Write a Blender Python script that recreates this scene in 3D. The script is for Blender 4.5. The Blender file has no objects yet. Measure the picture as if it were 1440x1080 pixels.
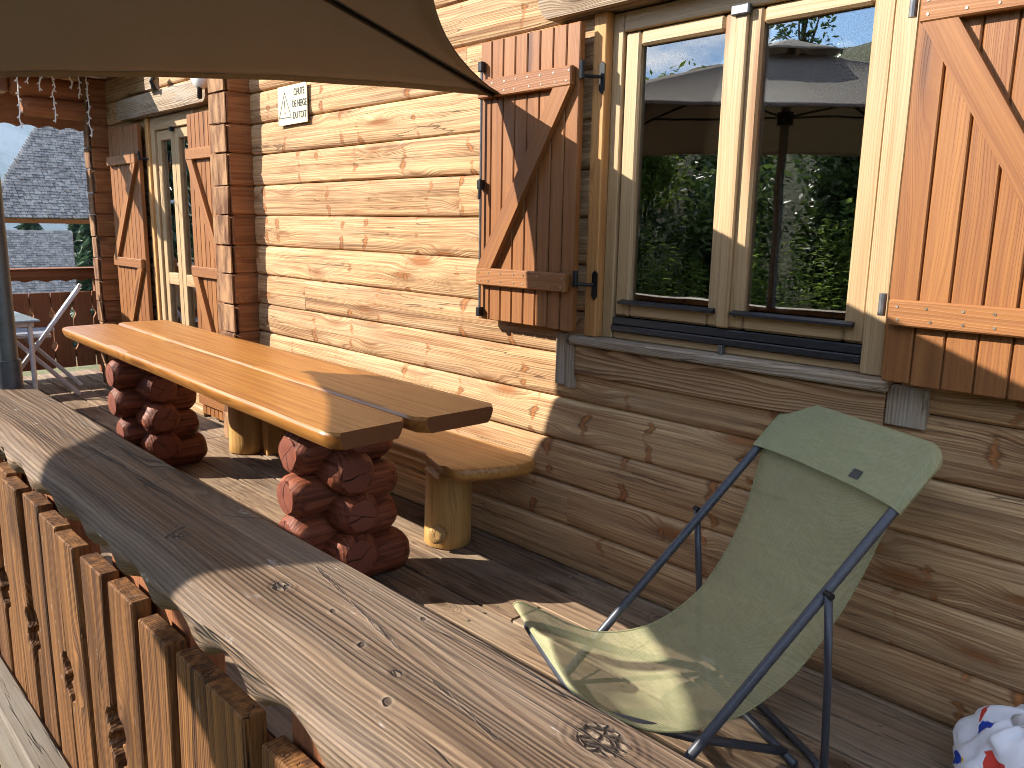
import bpy, bmesh, math, random
from mathutils import Vector, Matrix, noise as mnoise
random.seed(7)
S = bpy.context.scene
C = S.collection
R = math.radians

# ------------------------------------------------------------------ camera
def rot_cam(yaw, pitch, roll):
    f = Vector((-math.sin(yaw)*math.cos(pitch), math.cos(yaw)*math.cos(pitch), -math.sin(pitch)))
    r = Vector((math.cos(yaw), math.sin(yaw), 0)); d = f.cross(r)
    c, s = math.cos(roll), math.sin(roll)
    r2 = c*r + s*d; d2 = -s*r + c*d
    m = Matrix.Identity(4)
    for i in range(3):
        m[i][0] = r2[i]; m[i][1] = -d2[i]; m[i][2] = -f[i]
    return m
cd = bpy.data.cameras.new('camera')
cam = bpy.data.objects.new('camera', cd); C.objects.link(cam)
cd.sensor_width = 36; cd.lens = 1135/1440*36
cd.clip_start = 0.02; cd.clip_end = 20000
cam.matrix_world = Matrix.Translation((0, -2.2, 1.298)) @ rot_cam(R(46.09), R(11.03), R(-1.03))
S.camera = cam

# ------------------------------------------------------------------ light
SUN = Vector((-0.86, -1.0, 0.81)).normalized()          # towards the sun
sd = bpy.data.lights.new('sun', 'SUN'); sd.energy = 5.0; sd.angle = R(0.5); sd.color = (1.0, 0.93, 0.82)
sun = bpy.data.objects.new('sun', sd); C.objects.link(sun)
sun.rotation_euler = (-SUN).to_track_quat('-Z', 'Y').to_euler()
W = bpy.data.worlds.new('World'); S.world = W; W.use_nodes = True
nt = W.node_tree; nt.nodes.clear()
def N(tree, t, **kw):
    n = tree.nodes.new(t)
    for k, v in kw.items(): setattr(n, k, v)
    return n
wo = N(nt, 'ShaderNodeOutputWorld'); wb = N(nt, 'ShaderNodeBackground'); wb.inputs[1].default_value = 0.118
sky = N(nt, 'ShaderNodeTexSky'); sky.sky_type = 'NISHITA'; sky.sun_disc = False
sky.sun_elevation = math.asin(SUN.z); sky.sun_rotation = math.atan2(SUN.x, SUN.y); sky.altitude = 2000; sky.dust_density = 0.25; sky.air_density = 1.0
tcn = N(nt, 'ShaderNodeTexCoord')
sep = N(nt, 'ShaderNodeSeparateXYZ'); nt.links.new(tcn.outputs['Generated'], sep.inputs[0])
mz = N(nt, 'ShaderNodeMath', operation='MAXIMUM'); mz.inputs[1].default_value = 0.0; nt.links.new(sep.outputs['Z'], mz.inputs[0])
mz2 = N(nt, 'ShaderNodeMath', operation='ADD'); mz2.inputs[1].default_value = 0.22; nt.links.new(mz.outputs[0], mz2.inputs[0])
dv = N(nt, 'ShaderNodeVectorMath', operation='DIVIDE'); cmb = N(nt, 'ShaderNodeCombineXYZ')
for i in range(3): nt.links.new(mz2.outputs[0], cmb.inputs[i])
nt.links.new(tcn.outputs['Generated'], dv.inputs[0]); nt.links.new(cmb.outputs[0], dv.inputs[1])
cn = N(nt, 'ShaderNodeTexNoise'); cn.inputs['Scale'].default_value = 1.9; cn.inputs['Detail'].default_value = 8; cn.inputs['Roughness'].default_value = 0.58
nt.links.new(dv.outputs[0], cn.inputs['Vector'])
cr = N(nt, 'ShaderNodeValToRGB'); cr.color_ramp.elements[0].position = 0.48; cr.color_ramp.elements[1].position = 0.60
nt.links.new(cn.outputs['Fac'], cr.inputs[0])
cm = N(nt, 'ShaderNodeMix', data_type='RGBA'); cm.inputs['B'].default_value = (11, 11.2, 11.6, 1)
nt.links.new(cr.outputs[0], cm.inputs['Factor']); tint = N(nt, 'ShaderNodeMix', data_type='RGBA', blend_type='MULTIPLY'); tint.inputs['Factor'].default_value = 1; tint.inputs['B'].default_value = (.78, .88, .98, 1)
nt.links.new(sky.outputs[0], tint.inputs['A']); nt.links.new(tint.outputs['Result'], cm.inputs['A'])
nt.links.new(cm.outputs['Result'], wb.inputs[0]); nt.links.new(wb.outputs[0], wo.inputs[0])
S.view_settings.view_transform = 'Standard'; S.view_settings.look = 'None'
S.view_settings.exposure = 1.62; S.view_settings.gamma = 1; S.view_settings.use_curve_mapping = False
S.cycles.use_denoising = True
S.cycles.denoising_prefilter = 'FAST'; S.cycles.filter_width = 1.0
S.cycles.max_bounces = 8; S.cycles.transparent_max_bounces = 12
S.cycles.caustics_reflective = False; S.cycles.caustics_refractive = False

# ------------------------------------------------------------------ mesh builder
class MB:
    def __init__(s):
        s.v = []; s.f = []; s.tc = []; s.rn = []
    def add(s, vs, fs, tcs, rn=None):
        o = len(s.v); rn = random.random() if rn is None else rn
        s.v += [tuple(p) for p in vs]; s.f += [tuple(i+o for i in f) for f in fs]
        s.tc += [tuple(t) for t in tcs]; s.rn += [rn]*len(vs)
    def board(s, c, size, g=(1,0,0), w=(0,1,0), b=.004, rn=None, jit=0):
        """size = length along g, width along w, thickness along g x w; chamfered edges"""
        g = Vector(g).normalized(); w = Vector(w); w = (w - g*w.dot(g)).normalized(); t = g.cross(w)
        c = Vector(c); h = [x/2 for x in size]; b = min(b, min(h)*.6)
        vs = []; idx = {}; tcs = []
        for sx in (-1,1):
            for sy in (-1,1):
                for sz in (-1,1):
                    for k in range(3):
                        l = [sx*h[0], sy*h[1], sz*h[2]]
                        for q in range(3):
                            if q != k: l[q] -= (sx,sy,sz)[q]*b
                        if jit: l = [x + random.uniform(-jit, jit) for x in l]
                        idx[(sx,sy,sz,k)] = len(vs); vs.append(c + g*l[0] + w*l[1] + t*l[2]); tcs.append(l)
        fs = []
        for k in range(3):
            a, d = [q for q in range(3) if q != k]
            for sg in (-1,1):
                q = []
                for (u, v) in ((-1,-1),(1,-1),(1,1),(-1,1)):
                    e = [0,0,0]; e[k] = sg; e[a] = u; e[d] = v; q.append(idx[(e[0],e[1],e[2],k)])
                fs.append(q)
        for k in range(3):                                  # edges along axis k
            a, d = [q for q in range(3) if q != k]
            for u in (-1,1):
                for v in (-1,1):
                    q = []
                    for (sg, m) in ((-1,a),(1,a),(1,d),(-1,d)):
                        e = [0,0,0]; e[k] = sg; e[a] = u; e[d] = v; q.append(idx[(e[0],e[1],e[2],m)])
                    fs.append(q)
        for sx in (-1,1):
            for sy in (-1,1):
                for sz in (-1,1): fs.append([idx[(sx,sy,sz,k)] for k in range(3)])
        s.add(vs, fs, tcs, rn)
    def box(s, x0, x1, y0, y1, z0, z1, g='x', b=.004, rn=None, jit=0):
        c = ((x0+x1)/2, (y0+y1)/2, (z0+z1)/2); d = (x1-x0, y1-y0, z1-z0)
        if g == 'x': s.board(c, (d[0], d[2], d[1]), (1,0,0), (0,0,1), b, rn, jit)
        elif g == 'y': s.board(c, (d[1], d[0], d[2]), (0,1,0), (1,0,0), b, rn, jit)
        else: s.board(c, (d[2], d[0], d[1]), (0,0,1), (1,0,0), b, rn, jit)
    def log(s, p0, p1, r, segs=22, dome=.02, rough=.03, rn=None, flat=1.0, ell=1.0, taper=1.0):
        p0 = Vector(p0); p1 = Vector(p1); g = p1-p0; L = g.length; g.normalize()
        up = Vector((0,0,1)) if abs(g.z) < .9 else Vector((1,0,0))
        a = g.cross(up).normalized(); b = a.cross(g); rn = random.random() if rn is None else rn
        st = [(0,.0),(0,.45),(0.0,.70),(dome*.42,.86),(dome*.8,.965),(dome*1.4,1.0)]
        n = max(2, int(L/.06))
        st += [(dome*1.4+(L-2.8*dome)*i/n, 1.0) for i in range(1, n+1)]
        st += [(L-dome*.8,.965),(L-dome*.42,.86),(L,.70),(L,.45),(L,.0)]
        vs=[]; tcs=[]; fs=[]; off=random.random()*50
        for (d, k) in st:
            kr = r*k*(1+(taper-1)*d/L)
            for i in range(segs):
                th = 2*math.pi*i/segs
                nz = mnoise.noise((math.cos(th)*1.3+off, math.sin(th)*1.3, d*4+off))
                rr = kr*(1+rough*nz*2)
                x = math.cos(th)*rr*ell; y = math.sin(th)*rr*flat
                bulge = (1-k*k)*dome*.12
                dd = d - bulge if d < L/2 else d + bulge
                vs.append(p0 + g*dd + a*x + b*y); tcs.append((d + .6*(1-k)*0, x, y))
        m = len(st)
        for j in range(m-1):
            for i in range(segs):
                i2=(i+1)%segs; fs.append((j*segs+i, j*segs+i2, (j+1)*segs+i2, (j+1)*segs+i))
        s.add(vs, fs, tcs, rn)
    def endcap(s, p, g, r, seed, segs=26):
        p=Vector(p); g=Vector(g).normalized(); a=g.cross(Vector((0,0,1))).normalized(); b=a.cross(g); vs=[];tcs=[];fs=[]
        for q,(k,d) in enumerate(((0,.0065),(.4,.006),(.8,.0045),(1.0,.0015),(1.02,-.012))):
            for i in range(segs):
                th=2*math.pi*i/segs; rr=r*k*(1+.07*mnoise.noise((math.cos(th)*1.2+seed,math.sin(th)*1.2,seed)))
                x,y=math.cos(th)*rr,math.sin(th)*rr; vs.append(p+g*d+a*x+b*y); tcs.append((0,x,y))
        for j in range(4):
            for i in range(segs): i2=(i+1)%segs; fs.append((j*segs+i,j*segs+i2,(j+1)*segs+i2,(j+1)*segs+i))
        s.add(vs,fs,tcs)
    def tube(s, pts, r, segs=12, cap=True, rn=None, r2=None):
        pts=[Vector(p) for p in pts]; vs=[];fs=[];tcs=[];L=0
        prev=None
        for j,p in enumerate(pts):
            t=(pts[min(j+1,len(pts)-1)]-pts[max(j-1,0)]).normalized()
            if prev is None:
                up=Vector((0,0,1)) if abs(t.z)<.9 else Vector((1,0,0)); a=t.cross(up).normalized()
            else: a=(prev-t*prev.dot(t)).normalized()
            prev=a; b=t.cross(a)
            if j: L+=(p-pts[j-1]).length
            rr = r if r2 is None else r+(r2-r)*j/(len(pts)-1)
            for i in range(segs):
                th=2*math.pi*i/segs; vs.append(p+a*math.cos(th)*rr+b*math.sin(th)*rr); tcs.append((L,math.cos(th)*rr,math.sin(th)*rr))
        for j in range(len(pts)-1):
            for i in range(segs):
                i2=(i+1)%segs; fs.append((j*segs+i,j*segs+i2,(j+1)*segs+i2,(j+1)*segs+i))
        if cap: fs.append(tuple(range(segs))[::-1]); fs.append(tuple((len(pts)-1)*segs+i for i in range(segs)))
        s.add(vs,fs,tcs,rn)
    def prism(s, poly, o, u, v, th, rn=None, g=(1,0)):
        """polygon in (u,v) plane from o, extruded th along u x v; grain along g in poly coords"""
        o=Vector(o);u=Vector(u).normalized();v=Vector(v).normalized();w=u.cross(v)
        n=len(poly); vs=[];tcs=[]
        for k in (0,1):
            for (a,b) in poly:
                vs.append(o+u*a+v*b+w*(k*th)); tcs.append((a*g[0]+b*g[1], -a*g[1]+b*g[0], k*th))
        fs=[tuple(range(n))[::-1], tuple(range(n,2*n))]
        for i in range(n): j=(i+1)%n; fs.append((i,j,n+j,n+i))
        s.add(vs,fs,tcs,rn)
    def grid(s, fn, nu, nv, tcf=None, rn=None, closed_u=False):
        vs=[];tcs=[];fs=[]
        for i in range(nu+1):
            for j in range(nv+1):
                p=Vector(fn(i/nu,j/nv)); vs.append(p); tcs.append(tcf(i/nu,j/nv) if tcf else (p.x,p.y,p.z))
        for i in range(nu):
            for j in range(nv):
                a=i*(nv+1)+j; fs.append((a,a+1,a+nv+2,a+nv+1))
        s.add(vs,fs,tcs,rn)
    def build(s, name, mat, parent=None, smooth=False, auto=None, loc=None):
        me=bpy.data.meshes.new(name); me.from_pydata(s.v,[],s.f)
        bm=bmesh.new(); bm.from_mesh(me); bmesh.ops.recalc_face_normals(bm,faces=bm.faces); bm.to_mesh(me); bm.free()
        a=me.attributes.new('tc','FLOAT_VECTOR','POINT'); a.data.foreach_set('vector',[x for t in s.tc for x in t])
        a=me.attributes.new('rnd','FLOAT','POINT'); a.data.foreach_set('value',s.rn)
        me.materials.append(mat)
        o=bpy.data.objects.new(name,me); C.objects.link(o)
        if smooth or auto:
            me.shade_smooth()
            if auto: me.set_sharp_from_angle(angle=R(auto))
        if parent is not None: attach(o,parent)
        elif loc is not None:
            me.transform(Matrix.Translation(-Vector(loc))); o.location=loc
        return o
def attach(o, parent):
    bpy.context.view_layer.update()
    o.parent=parent; o.matrix_parent_inverse=parent.matrix_world.inverted()
def tag(o, label=None, cat=None, group=None, kind=None):
    if label: o['label']=label
    if cat: o['category']=cat
    if group: o['group']=group
    if kind: o['kind']=kind
    return o
def thing(name, label, cat, loc=(0,0,0), group=None):
    o=bpy.data.objects.new(name,None); o.location=loc; o.empty_display_size=.1; C.objects.link(o)
    bpy.context.view_layer.update()
    return tag(o,label,cat,group)

# ------------------------------------------------------------------ materials
def math_(t, op, a, b=None, clamp=False):
    n=N(t,'ShaderNodeMath',operation=op); n.use_clamp=clamp
    for i,x in enumerate((a,b)):
        if x is None: continue
        if isinstance(x,(int,float)): n.inputs[i].default_value=x
        else: t.links.new(x,n.inputs[i])
    return n.outputs[0]
def mixc(t, fac, a, b, mode='MIX'):
    n=N(t,'ShaderNodeMix',data_type='RGBA',blend_type=mode)
    for k,x in (('Factor',fac),('A',a),('B',b)):
        if isinstance(x,(int,float)): n.inputs[k].default_value=x
        elif isinstance(x,tuple): n.inputs[k].default_value=(*x,1) if len(x)==3 else x
        else: t.links.new(x,n.inputs[k])
    return n.outputs['Result']
def mapr(t, x, a, b, c=0., d=1., smooth=False):
    n=N(t,'ShaderNodeMapRange'); n.clamp=True
    if smooth: n.interpolation_type='SMOOTHSTEP'
    t.links.new(x,n.inputs[0])
    for i,v in enumerate((a,b,c,d)): n.inputs[1+i].default_value=v
    return n.outputs[0]
def noise_(t, vec, scale, detail=4, rough=.55, dist=0.):
    n=N(t,'ShaderNodeTexNoise'); n.inputs['Scale'].default_value=scale; n.inputs['Detail'].default_value=detail
    n.inputs['Roughness'].default_value=rough; n.inputs['Distortion'].default_value=dist
    if vec is not None: t.links.new(vec,n.inputs['Vector'])
    return n.outputs['Fac']
def comb(t,x,y,z):
    n=N(t,'ShaderNodeCombineXYZ')
    for i,v in enumerate((x,y,z)):
        if isinstance(v,(int,float)): n.inputs[i].default_value=v
        else: t.links.new(v,n.inputs[i])
    return n.outputs[0]
def newmat(name):
    m=bpy.data.materials.new(name); m.use_nodes=True; t=m.node_tree; t.nodes.clear()
    o=N(t,'ShaderNodeOutputMaterial'); p=N(t,'ShaderNodeBsdfPrincipled'); t.links.new(p.outputs[0],o.inputs[0])
    return m,t,p,o
def plain(name, col, rough=.5, metal=0., spec=.5, var=.12, vscale=30, bump=0., coat=0.):
    m,t,p,o=newmat(name)
    tc=N(t,'ShaderNodeTexCoord'); nz=noise_(t,tc.outputs['Object'],vscale,5,.6)
    dark=tuple(c*(1-var*2) for c in col); light=tuple(min(1,c*(1+var*1.5)) for c in col)
    c=mixc(t,mapr(t,nz,.3,.7),dark,light); t.links.new(c,p.inputs['Base Color'])
    t.links.new(mapr(t,nz,.2,.8,max(0,rough-.1),min(1,rough+.12)),p.inputs['Roughness'])
    p.inputs['Metallic'].default_value=metal; p.inputs['Specular IOR Level'].default_value=spec; p.inputs['Coat Weight'].default_value=coat
    if bump:
        b=N(t,'ShaderNodeBump'); b.inputs['Strength'].default_value=.6; b.inputs['Distance'].default_value=bump
        t.links.new(nz,b.inputs['Height']); t.links.new(b.outputs[0],p.inputs['Normal'])
    return m
def wood(name, dark, light, knot=(.10,.045,.02), grey=None, greyamt=0., rough=.75, coat=0., bump=.0015, streak=70, ring=5.,
         ringamt=.35, knots=2.2, knotr=.02, whorl=0., cracks=.3, varb=.25, contrast=1., spec=.3, endc=None, blotch=None, blotchamt=0., chips=0., sx=.02, latew=None, latewamt=.5, endx=None, spots=(), cuts=(), wfreq=2.3, dirt=0., ramp=1.7):
    """procedural wood: attribute tc (metres, x along the grain) and rnd (one value per board)"""
    m,t,p,o=newmat(name)
    at=N(t,'ShaderNodeAttribute',attribute_name='tc'); ar=N(t,'ShaderNodeAttribute',attribute_name='rnd'); rn=ar.outputs['Fac']
    sp=N(t,'ShaderNodeSeparateXYZ'); t.links.new(at.outputs['Vector'],sp.inputs[0]); X,Y,Z=sp.outputs
    xo=math_(t,'ADD',X,math_(t,'MULTIPLY',rn,61.7)); yo=math_(t,'ADD',Y,math_(t,'MULTIPLY',rn,23.3))
    # knots
    vn=N(t,'ShaderNodeTexVoronoi'); vn.feature='F1'; vn.inputs['Scale'].default_value=1.0
    kv=comb(t,math_(t,'MULTIPLY',xo,knots),math_(t,'MULTIPLY',yo,7.),math_(t,'MULTIPLY',Z,5.)); t.links.new(kv,vn.inputs['Vector'])
    kd=vn.outputs['Distance']
    kn=mapr(t,kd,knotr*4,knotr*7,1.,0.,True); halo=mapr(t,kd,knotr*3,knotr*16,1.,0.,True)
    wig=noise_(t,comb(t,math_(t,'MULTIPLY',xo,1.6),math_(t,'MULTIPLY',yo,5.),Z),1.,3,.5)
    yw=math_(t,'ADD',yo,math_(t,'MULTIPLY',math_(t,'SUBTRACT',wig,.5),.022))
    yw=math_(t,'ADD',yw,math_(t,'MULTIPLY',halo,.03))
    # fibre streaks, growth-ring contours
    st=noise_(t,comb(t,math_(t,'MULTIPLY',xo,sx),yw,math_(t,'MULTIPLY',Z,1.)),streak,6,.65)
    rg=noise_(t,comb(t,math_(t,'MULTIPLY',xo,.42),math_(t,'MULTIPLY',yw,5.),math_(t,'MULTIPLY',Z,4.)),1.,3,.5)
    ph_=math_(t,'ADD',math_(t,'MULTIPLY',yw,ring*24.),math_(t,'MULTIPLY',rg,ring*ramp))
    ph_=math_(t,'ADD',ph_,math_(t,'MULTIPLY',st,.5))
    fr=math_(t,'FRACT',ph_)
    late=mapr(t,fr,.30,.92,0.,1.,True); late=math_(t,'MULTIPLY',late,mapr(t,fr,.92,1.,1.,0.))
    lvar=noise_(t,comb(t,math_(t,'MULTIPLY',xo,.5),math_(t,'MULTIPLY',yo,22.),Z),1.,2,.5)
    late=math_(t,'MULTIPLY',late,mapr(t,lvar,.3,.65,.25,1.))
    tone=math_(t,'ADD',math_(t,'MULTIPLY',math_(t,'SUBTRACT',st,.5),1.5*contrast),.5)
    tone=math_(t,'SUBTRACT',tone,math_(t,'MULTIPLY',late,ringamt))
    tone=math_(t,'ADD',tone,math_(t,'MULTIPLY',math_(t,'SUBTRACT',rn,.5),varb),True)
    col=mixc(t,tone,dark,light)
    if latew: col=mixc(t,math_(t,'MULTIPLY',late,latewamt),col,latew)
    big=noise_(t,comb(t,math_(t,'MULTIPLY',xo,1.2),math_(t,'MULTIPLY',yo,6.),Z),1.3,5,.6)
    if grey: col=mixc(t,math_(t,'MULTIPLY',mapr(t,big,.42,.68,0.,1.,True),greyamt),col,grey)
    if blotch:
        b2=noise_(t,comb(t,math_(t,'MULTIPLY',xo,.9),math_(t,'MULTIPLY',yo,9.),math_(t,'ADD',Z,7.)),1.7,5,.65)
        col=mixc(t,math_(t,'MULTIPLY',mapr(t,b2,.5,.7,0.,1.,True),blotchamt),col,blotch)
    col=mixc(t,math_(t,'MULTIPLY',mapr(t,kd,knotr*5,knotr*12,1.,0.,True),.45),col,tuple(c*.75 for c in dark))
    col=mixc(t,math_(t,'MULTIPLY',kn,.85),col,knot)
    hgt=math_(t,'ADD',math_(t,'MULTIPLY',st,1.),math_(t,'MULTIPLY',late,.5))
    if whorl:
        vw=N(t,'ShaderNodeTexVoronoi'); vw.voronoi_dimensions='1D'; vw.feature='F1'; vw.inputs['Scale'].default_value=1.
        wob=noise_(t,comb(t,math_(t,'MULTIPLY',xo,.7),math_(t,'MULTIPLY',yo,10.),0.),1.,3,.6)
        t.links.new(math_(t,'ADD',math_(t,'MULTIPLY',xo,wfreq),math_(t,'MULTIPLY',math_(t,'SUBTRACT',wob,.5),.34)),vw.inputs['W'])
        wd=vw.outputs['Distance']
        brk=noise_(t,comb(t,math_(t,'MULTIPLY',xo,2.6),math_(t,'MULTIPLY',yo,17.),math_(t,'MULTIPLY',rn,9.)),1.,2,.5)
        thick=mapr(t,brk,.44,.70,0.006,.085)
        ln=mapr(t,math_(t,'DIVIDE',wd,thick),.3,1.,1.,0.,True); ln=math_(t,'MULTIPLY',ln,mapr(t,brk,.47,.60))
        core=mapr(t,math_(t,'DIVIDE',wd,thick),.0,.55,1.,0.,True)
        col=mixc(t,math_(t,'MULTIPLY',ln,whorl),col,tuple(c*.62 for c in dark))
        col=mixc(t,math_(t,'MULTIPLY',math_(t,'MULTIPLY',core,mapr(t,brk,.46,.54)),whorl),col,(knot[0]*1.4,knot[1]*1.4,knot[2]*1.4))
        hgt=math_(t,'SUBTRACT',hgt,math_(t,'MULTIPLY',ln,.6))
    if cracks:
        ck=noise_(t,comb(t,math_(t,'MULTIPLY',xo,.05),yw,Z),26.,3,.5)
        ca=mapr(t,math_(t,'ABSOLUTE',math_(t,'SUBTRACT',ck,.5)),.0,.012,1.,0.)
        gate=noise_(t,comb(t,math_(t,'MULTIPLY',xo,1.3),math_(t,'MULTIPLY',yo,9.),5.),1.,2,.5)
        ca=math_(t,'MULTIPLY',ca,mapr(t,gate,.52,.62))
        col=mixc(t,math_(t,'MULTIPLY',ca,cracks),col,tuple(c*.22 for c in dark))
        hgt=math_(t,'SUBTRACT',hgt,math_(t,'MULTIPLY',ca,2.*cracks))
    if dirt:
        dn=noise_(t,comb(t,math_(t,'MULTIPLY',xo,.35),math_(t,'MULTIPLY',yo,26.),math_(t,'ADD',Z,3.)),1.,5,.7)
        col=mixc(t,math_(t,'MULTIPLY',mapr(t,dn,.5,.72,0.,1.,True),dirt),col,tuple(c*.55 for c in dark))
    if spots or cuts:
        wn_=noise_(t,comb(t,math_(t,'MULTIPLY',X,9.),math_(t,'MULTIPLY',Y,22.),0.),1.,4,.65); wn_=math_(t,'SUBTRACT',wn_,.5)
    for (x0,y0,r_) in spots:
        dx=math_(t,'SUBTRACT',X,x0); dy=math_(t,'MULTIPLY',math_(t,'SUBTRACT',Y,y0),1.35)
        dd=math_(t,'SQRT',math_(t,'ADD',math_(t,'MULTIPLY',dx,dx),math_(t,'MULTIPLY',dy,dy))); dd=math_(t,'ADD',dd,math_(t,'MULTIPLY',wn_,r_*.9))
        v2=N(t,'ShaderNodeTexVoronoi'); v2.feature='DISTANCE_TO_EDGE'; v2.inputs['Scale'].default_value=1.; t.links.new(comb(t,math_(t,'ADD',math_(t,'MULTIPLY',X,85.),math_(t,'MULTIPLY',wn_,3.)),math_(t,'MULTIPLY',Y,150.),0.),v2.inputs['Vector'])
        mk=mapr(t,dd,r_*.75,r_,1.,0.,True); cell=mapr(t,v2.outputs['Distance'],.05,.22,1.,0.)
        rim=math_(t,'MULTIPLY',mapr(t,dd,r_*.9,r_*2.4,1.,0.,True),.45)
        col=mixc(t,rim,col,tuple(c*.8 for c in dark)); col=mixc(t,math_(t,'MULTIPLY',mk,.5),col,(.30,.22,.15))
        col=mixc(t,math_(t,'MULTIPLY',mk,cell),col,(.03,.018,.012)); hgt=math_(t,'SUBTRACT',hgt,math_(t,'MULTIPLY',math_(t,'MULTIPLY',mk,cell),3.))
        rg2=math_(t,'SINE',math_(t,'MULTIPLY',dd,700.)); hgt=math_(t,'ADD',hgt,math_(t,'MULTIPLY',math_(t,'MULTIPLY',rg2,mapr(t,dd,r_,r_*2.2,1.,0.,True)),.12))
    for (x0,y0,x1,y1,w_) in cuts:
        bx,by=x1-x0,y1-y0; l2=bx*bx+by*by
        ax=math_(t,'SUBTRACT',X,x0); ay=math_(t,'SUBTRACT',Y,y0)
        tt=math_(t,'DIVIDE',math_(t,'ADD',math_(t,'MULTIPLY',ax,bx),math_(t,'MULTIPLY',ay,by)),l2,True)
        ex=math_(t,'SUBTRACT',ax,math_(t,'MULTIPLY',tt,bx)); ey=math_(t,'SUBTRACT',ay,math_(t,'MULTIPLY',tt,by))
        dd=math_(t,'SQRT',math_(t,'ADD',math_(t,'MULTIPLY',ex,ex),math_(t,'MULTIPLY',ey,ey))); dd=math_(t,'ADD',dd,math_(t,'MULTIPLY',wn_,.022 if w_<.002 else .012)); dd=math_(t,'ABSOLUTE',dd)
        mk=mapr(t,dd,w_*.5,w_,1.,0.,True)
        col=mixc(t,math_(t,'MULTIPLY',mk,.85),col,(.045,.028,.02)); hgt=math_(t,'SUBTRACT',hgt,math_(t,'MULTIPLY',mk,2.6))
        lip=math_(t,'MULTIPLY',mapr(t,dd,w_,w_*2.2,1.,0.,True),math_(t,'SUBTRACT',1.,mk)); col=mixc(t,math_(t,'MULTIPLY',lip,.10),col,(.55,.45,.34)); hgt=math_(t,'ADD',hgt,math_(t,'MULTIPLY',lip,.15))
    if endx:
        ge=N(t,'ShaderNodeNewGeometry'); sn=N(t,'ShaderNodeSeparateXYZ'); t.links.new(ge.outputs['True Normal'],sn.inputs[0])
        col=mixc(t,mapr(t,math_(t,'ABSOLUTE',sn.outputs[0]),.55,.8,0.,.9),col,endx)
    if chips:
        cv=noise_(t,comb(t,math_(t,'MULTIPLY',xo,14.),math_(t,'MULTIPLY',yo,38.),Z),1.,4,.7)
        ch=math_(t,'MULTIPLY',mapr(t,cv,.64,.70),mapr(t,big,.4,.6))
        col=mixc(t,math_(t,'MULTIPLY',ch,chips),col,(.62,.60,.56))
    t.links.new(col,p.inputs['Base Color'])
    t.links.new(mapr(t,st,.2,.8,min(1,rough+.12),max(.05,rough-.12)),p.inputs['Roughness'])
    p.inputs['Specular IOR Level'].default_value=spec; p.inputs['Coat Weight'].default_value=coat; p.inputs['Coat Roughness'].default_value=.18
    b=N(t,'ShaderNodeBump'); b.inputs['Strength'].default_value=1.; b.inputs['Distance'].default_value=bump
    hgt=math_(t,'SUBTRACT',hgt,math_(t,'MULTIPLY',kn,.6))
    t.links.new(hgt,b.inputs['Height']); t.links.new(b.outputs[0],p.inputs['Normal'])
    return m

M={}
M['wall']=wood('log_siding',(.205,.088,.034),(.68,.455,.235),knot=(.26,.10,.03),grey=(.43,.30,.185),greyamt=.4,rough=.8,whorl=.9,ringamt=.30,ring=5,varb=.2,cracks=.7,bump=.0022,knots=2.0,knotr=.025,blotch=(.19,.075,.028),blotchamt=.42,contrast=1.35,dirt=.75,ramp=2.5,streak=85)
M['crosswall']=wood('stained_log_ends',(.16,.055,.018),(.36,.15,.055),knot=(.10,.035,.012),rough=.7,ringamt=.45,contrast=1.6,varb=.3,cracks=.2)
M['bark']=wood('peeling_bark_edge',(.085,.032,.013),(.31,.17,.08),rough=.85,streak=14,contrast=2.6,varb=.35,bump=.004,sx=.3,ringamt=.2)
M['shutter']=wood('stained_shutter',(.175,.062,.018),(.30,.130,.041),knot=(.08,.026,.010),rough=.5,ringamt=.28,ring=6,varb=.4,cracks=.1,bump=.0006,knots=.8,spec=.35,contrast=1.35,ramp=4)
M['frame']=wood('pale_larch_frame',(0.2994,0.1853,0.08554),(0.4704,0.335,0.1925),knot=(0.2138,0.09979,0.03564),rough=.5,ringamt=.45,contrast=1.3,ring=5,varb=.2,cracks=.0,bump=.0004,knots=.5,spec=.4,ramp=4)
M['casing']=wood('orange_casing',(.36,.165,.055),(.60,.33,.125),knot=(.2,.07,.02),rough=.6,ringamt=.45,contrast=1.4,varb=.2,cracks=.1,bump=.0007)
M['oldgrey']=wood('weathered_beam',(0.162,0.1013,0.0567),(0.4212,0.3321,0.2349),knot=(0.081,0.0486,0.02835),grey=(0.3807,0.3402,0.2916),greyamt=.6,rough=.9,ringamt=.5,ring=4.5,varb=.2,cracks=.8,bump=.003,latew=(0.1215,0.0729,0.0405),latewamt=.6,ramp=4)
M['apron']=wood('strong_grain_board',(.20,.10,.045),(.50,.33,.18),knot=(.10,.045,.02),rough=.85,ringamt=.6,ring=2.6,varb=.1,cracks=.5,bump=.002,latew=(.12,.05,.02),latewamt=.75,ramp=8)
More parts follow.
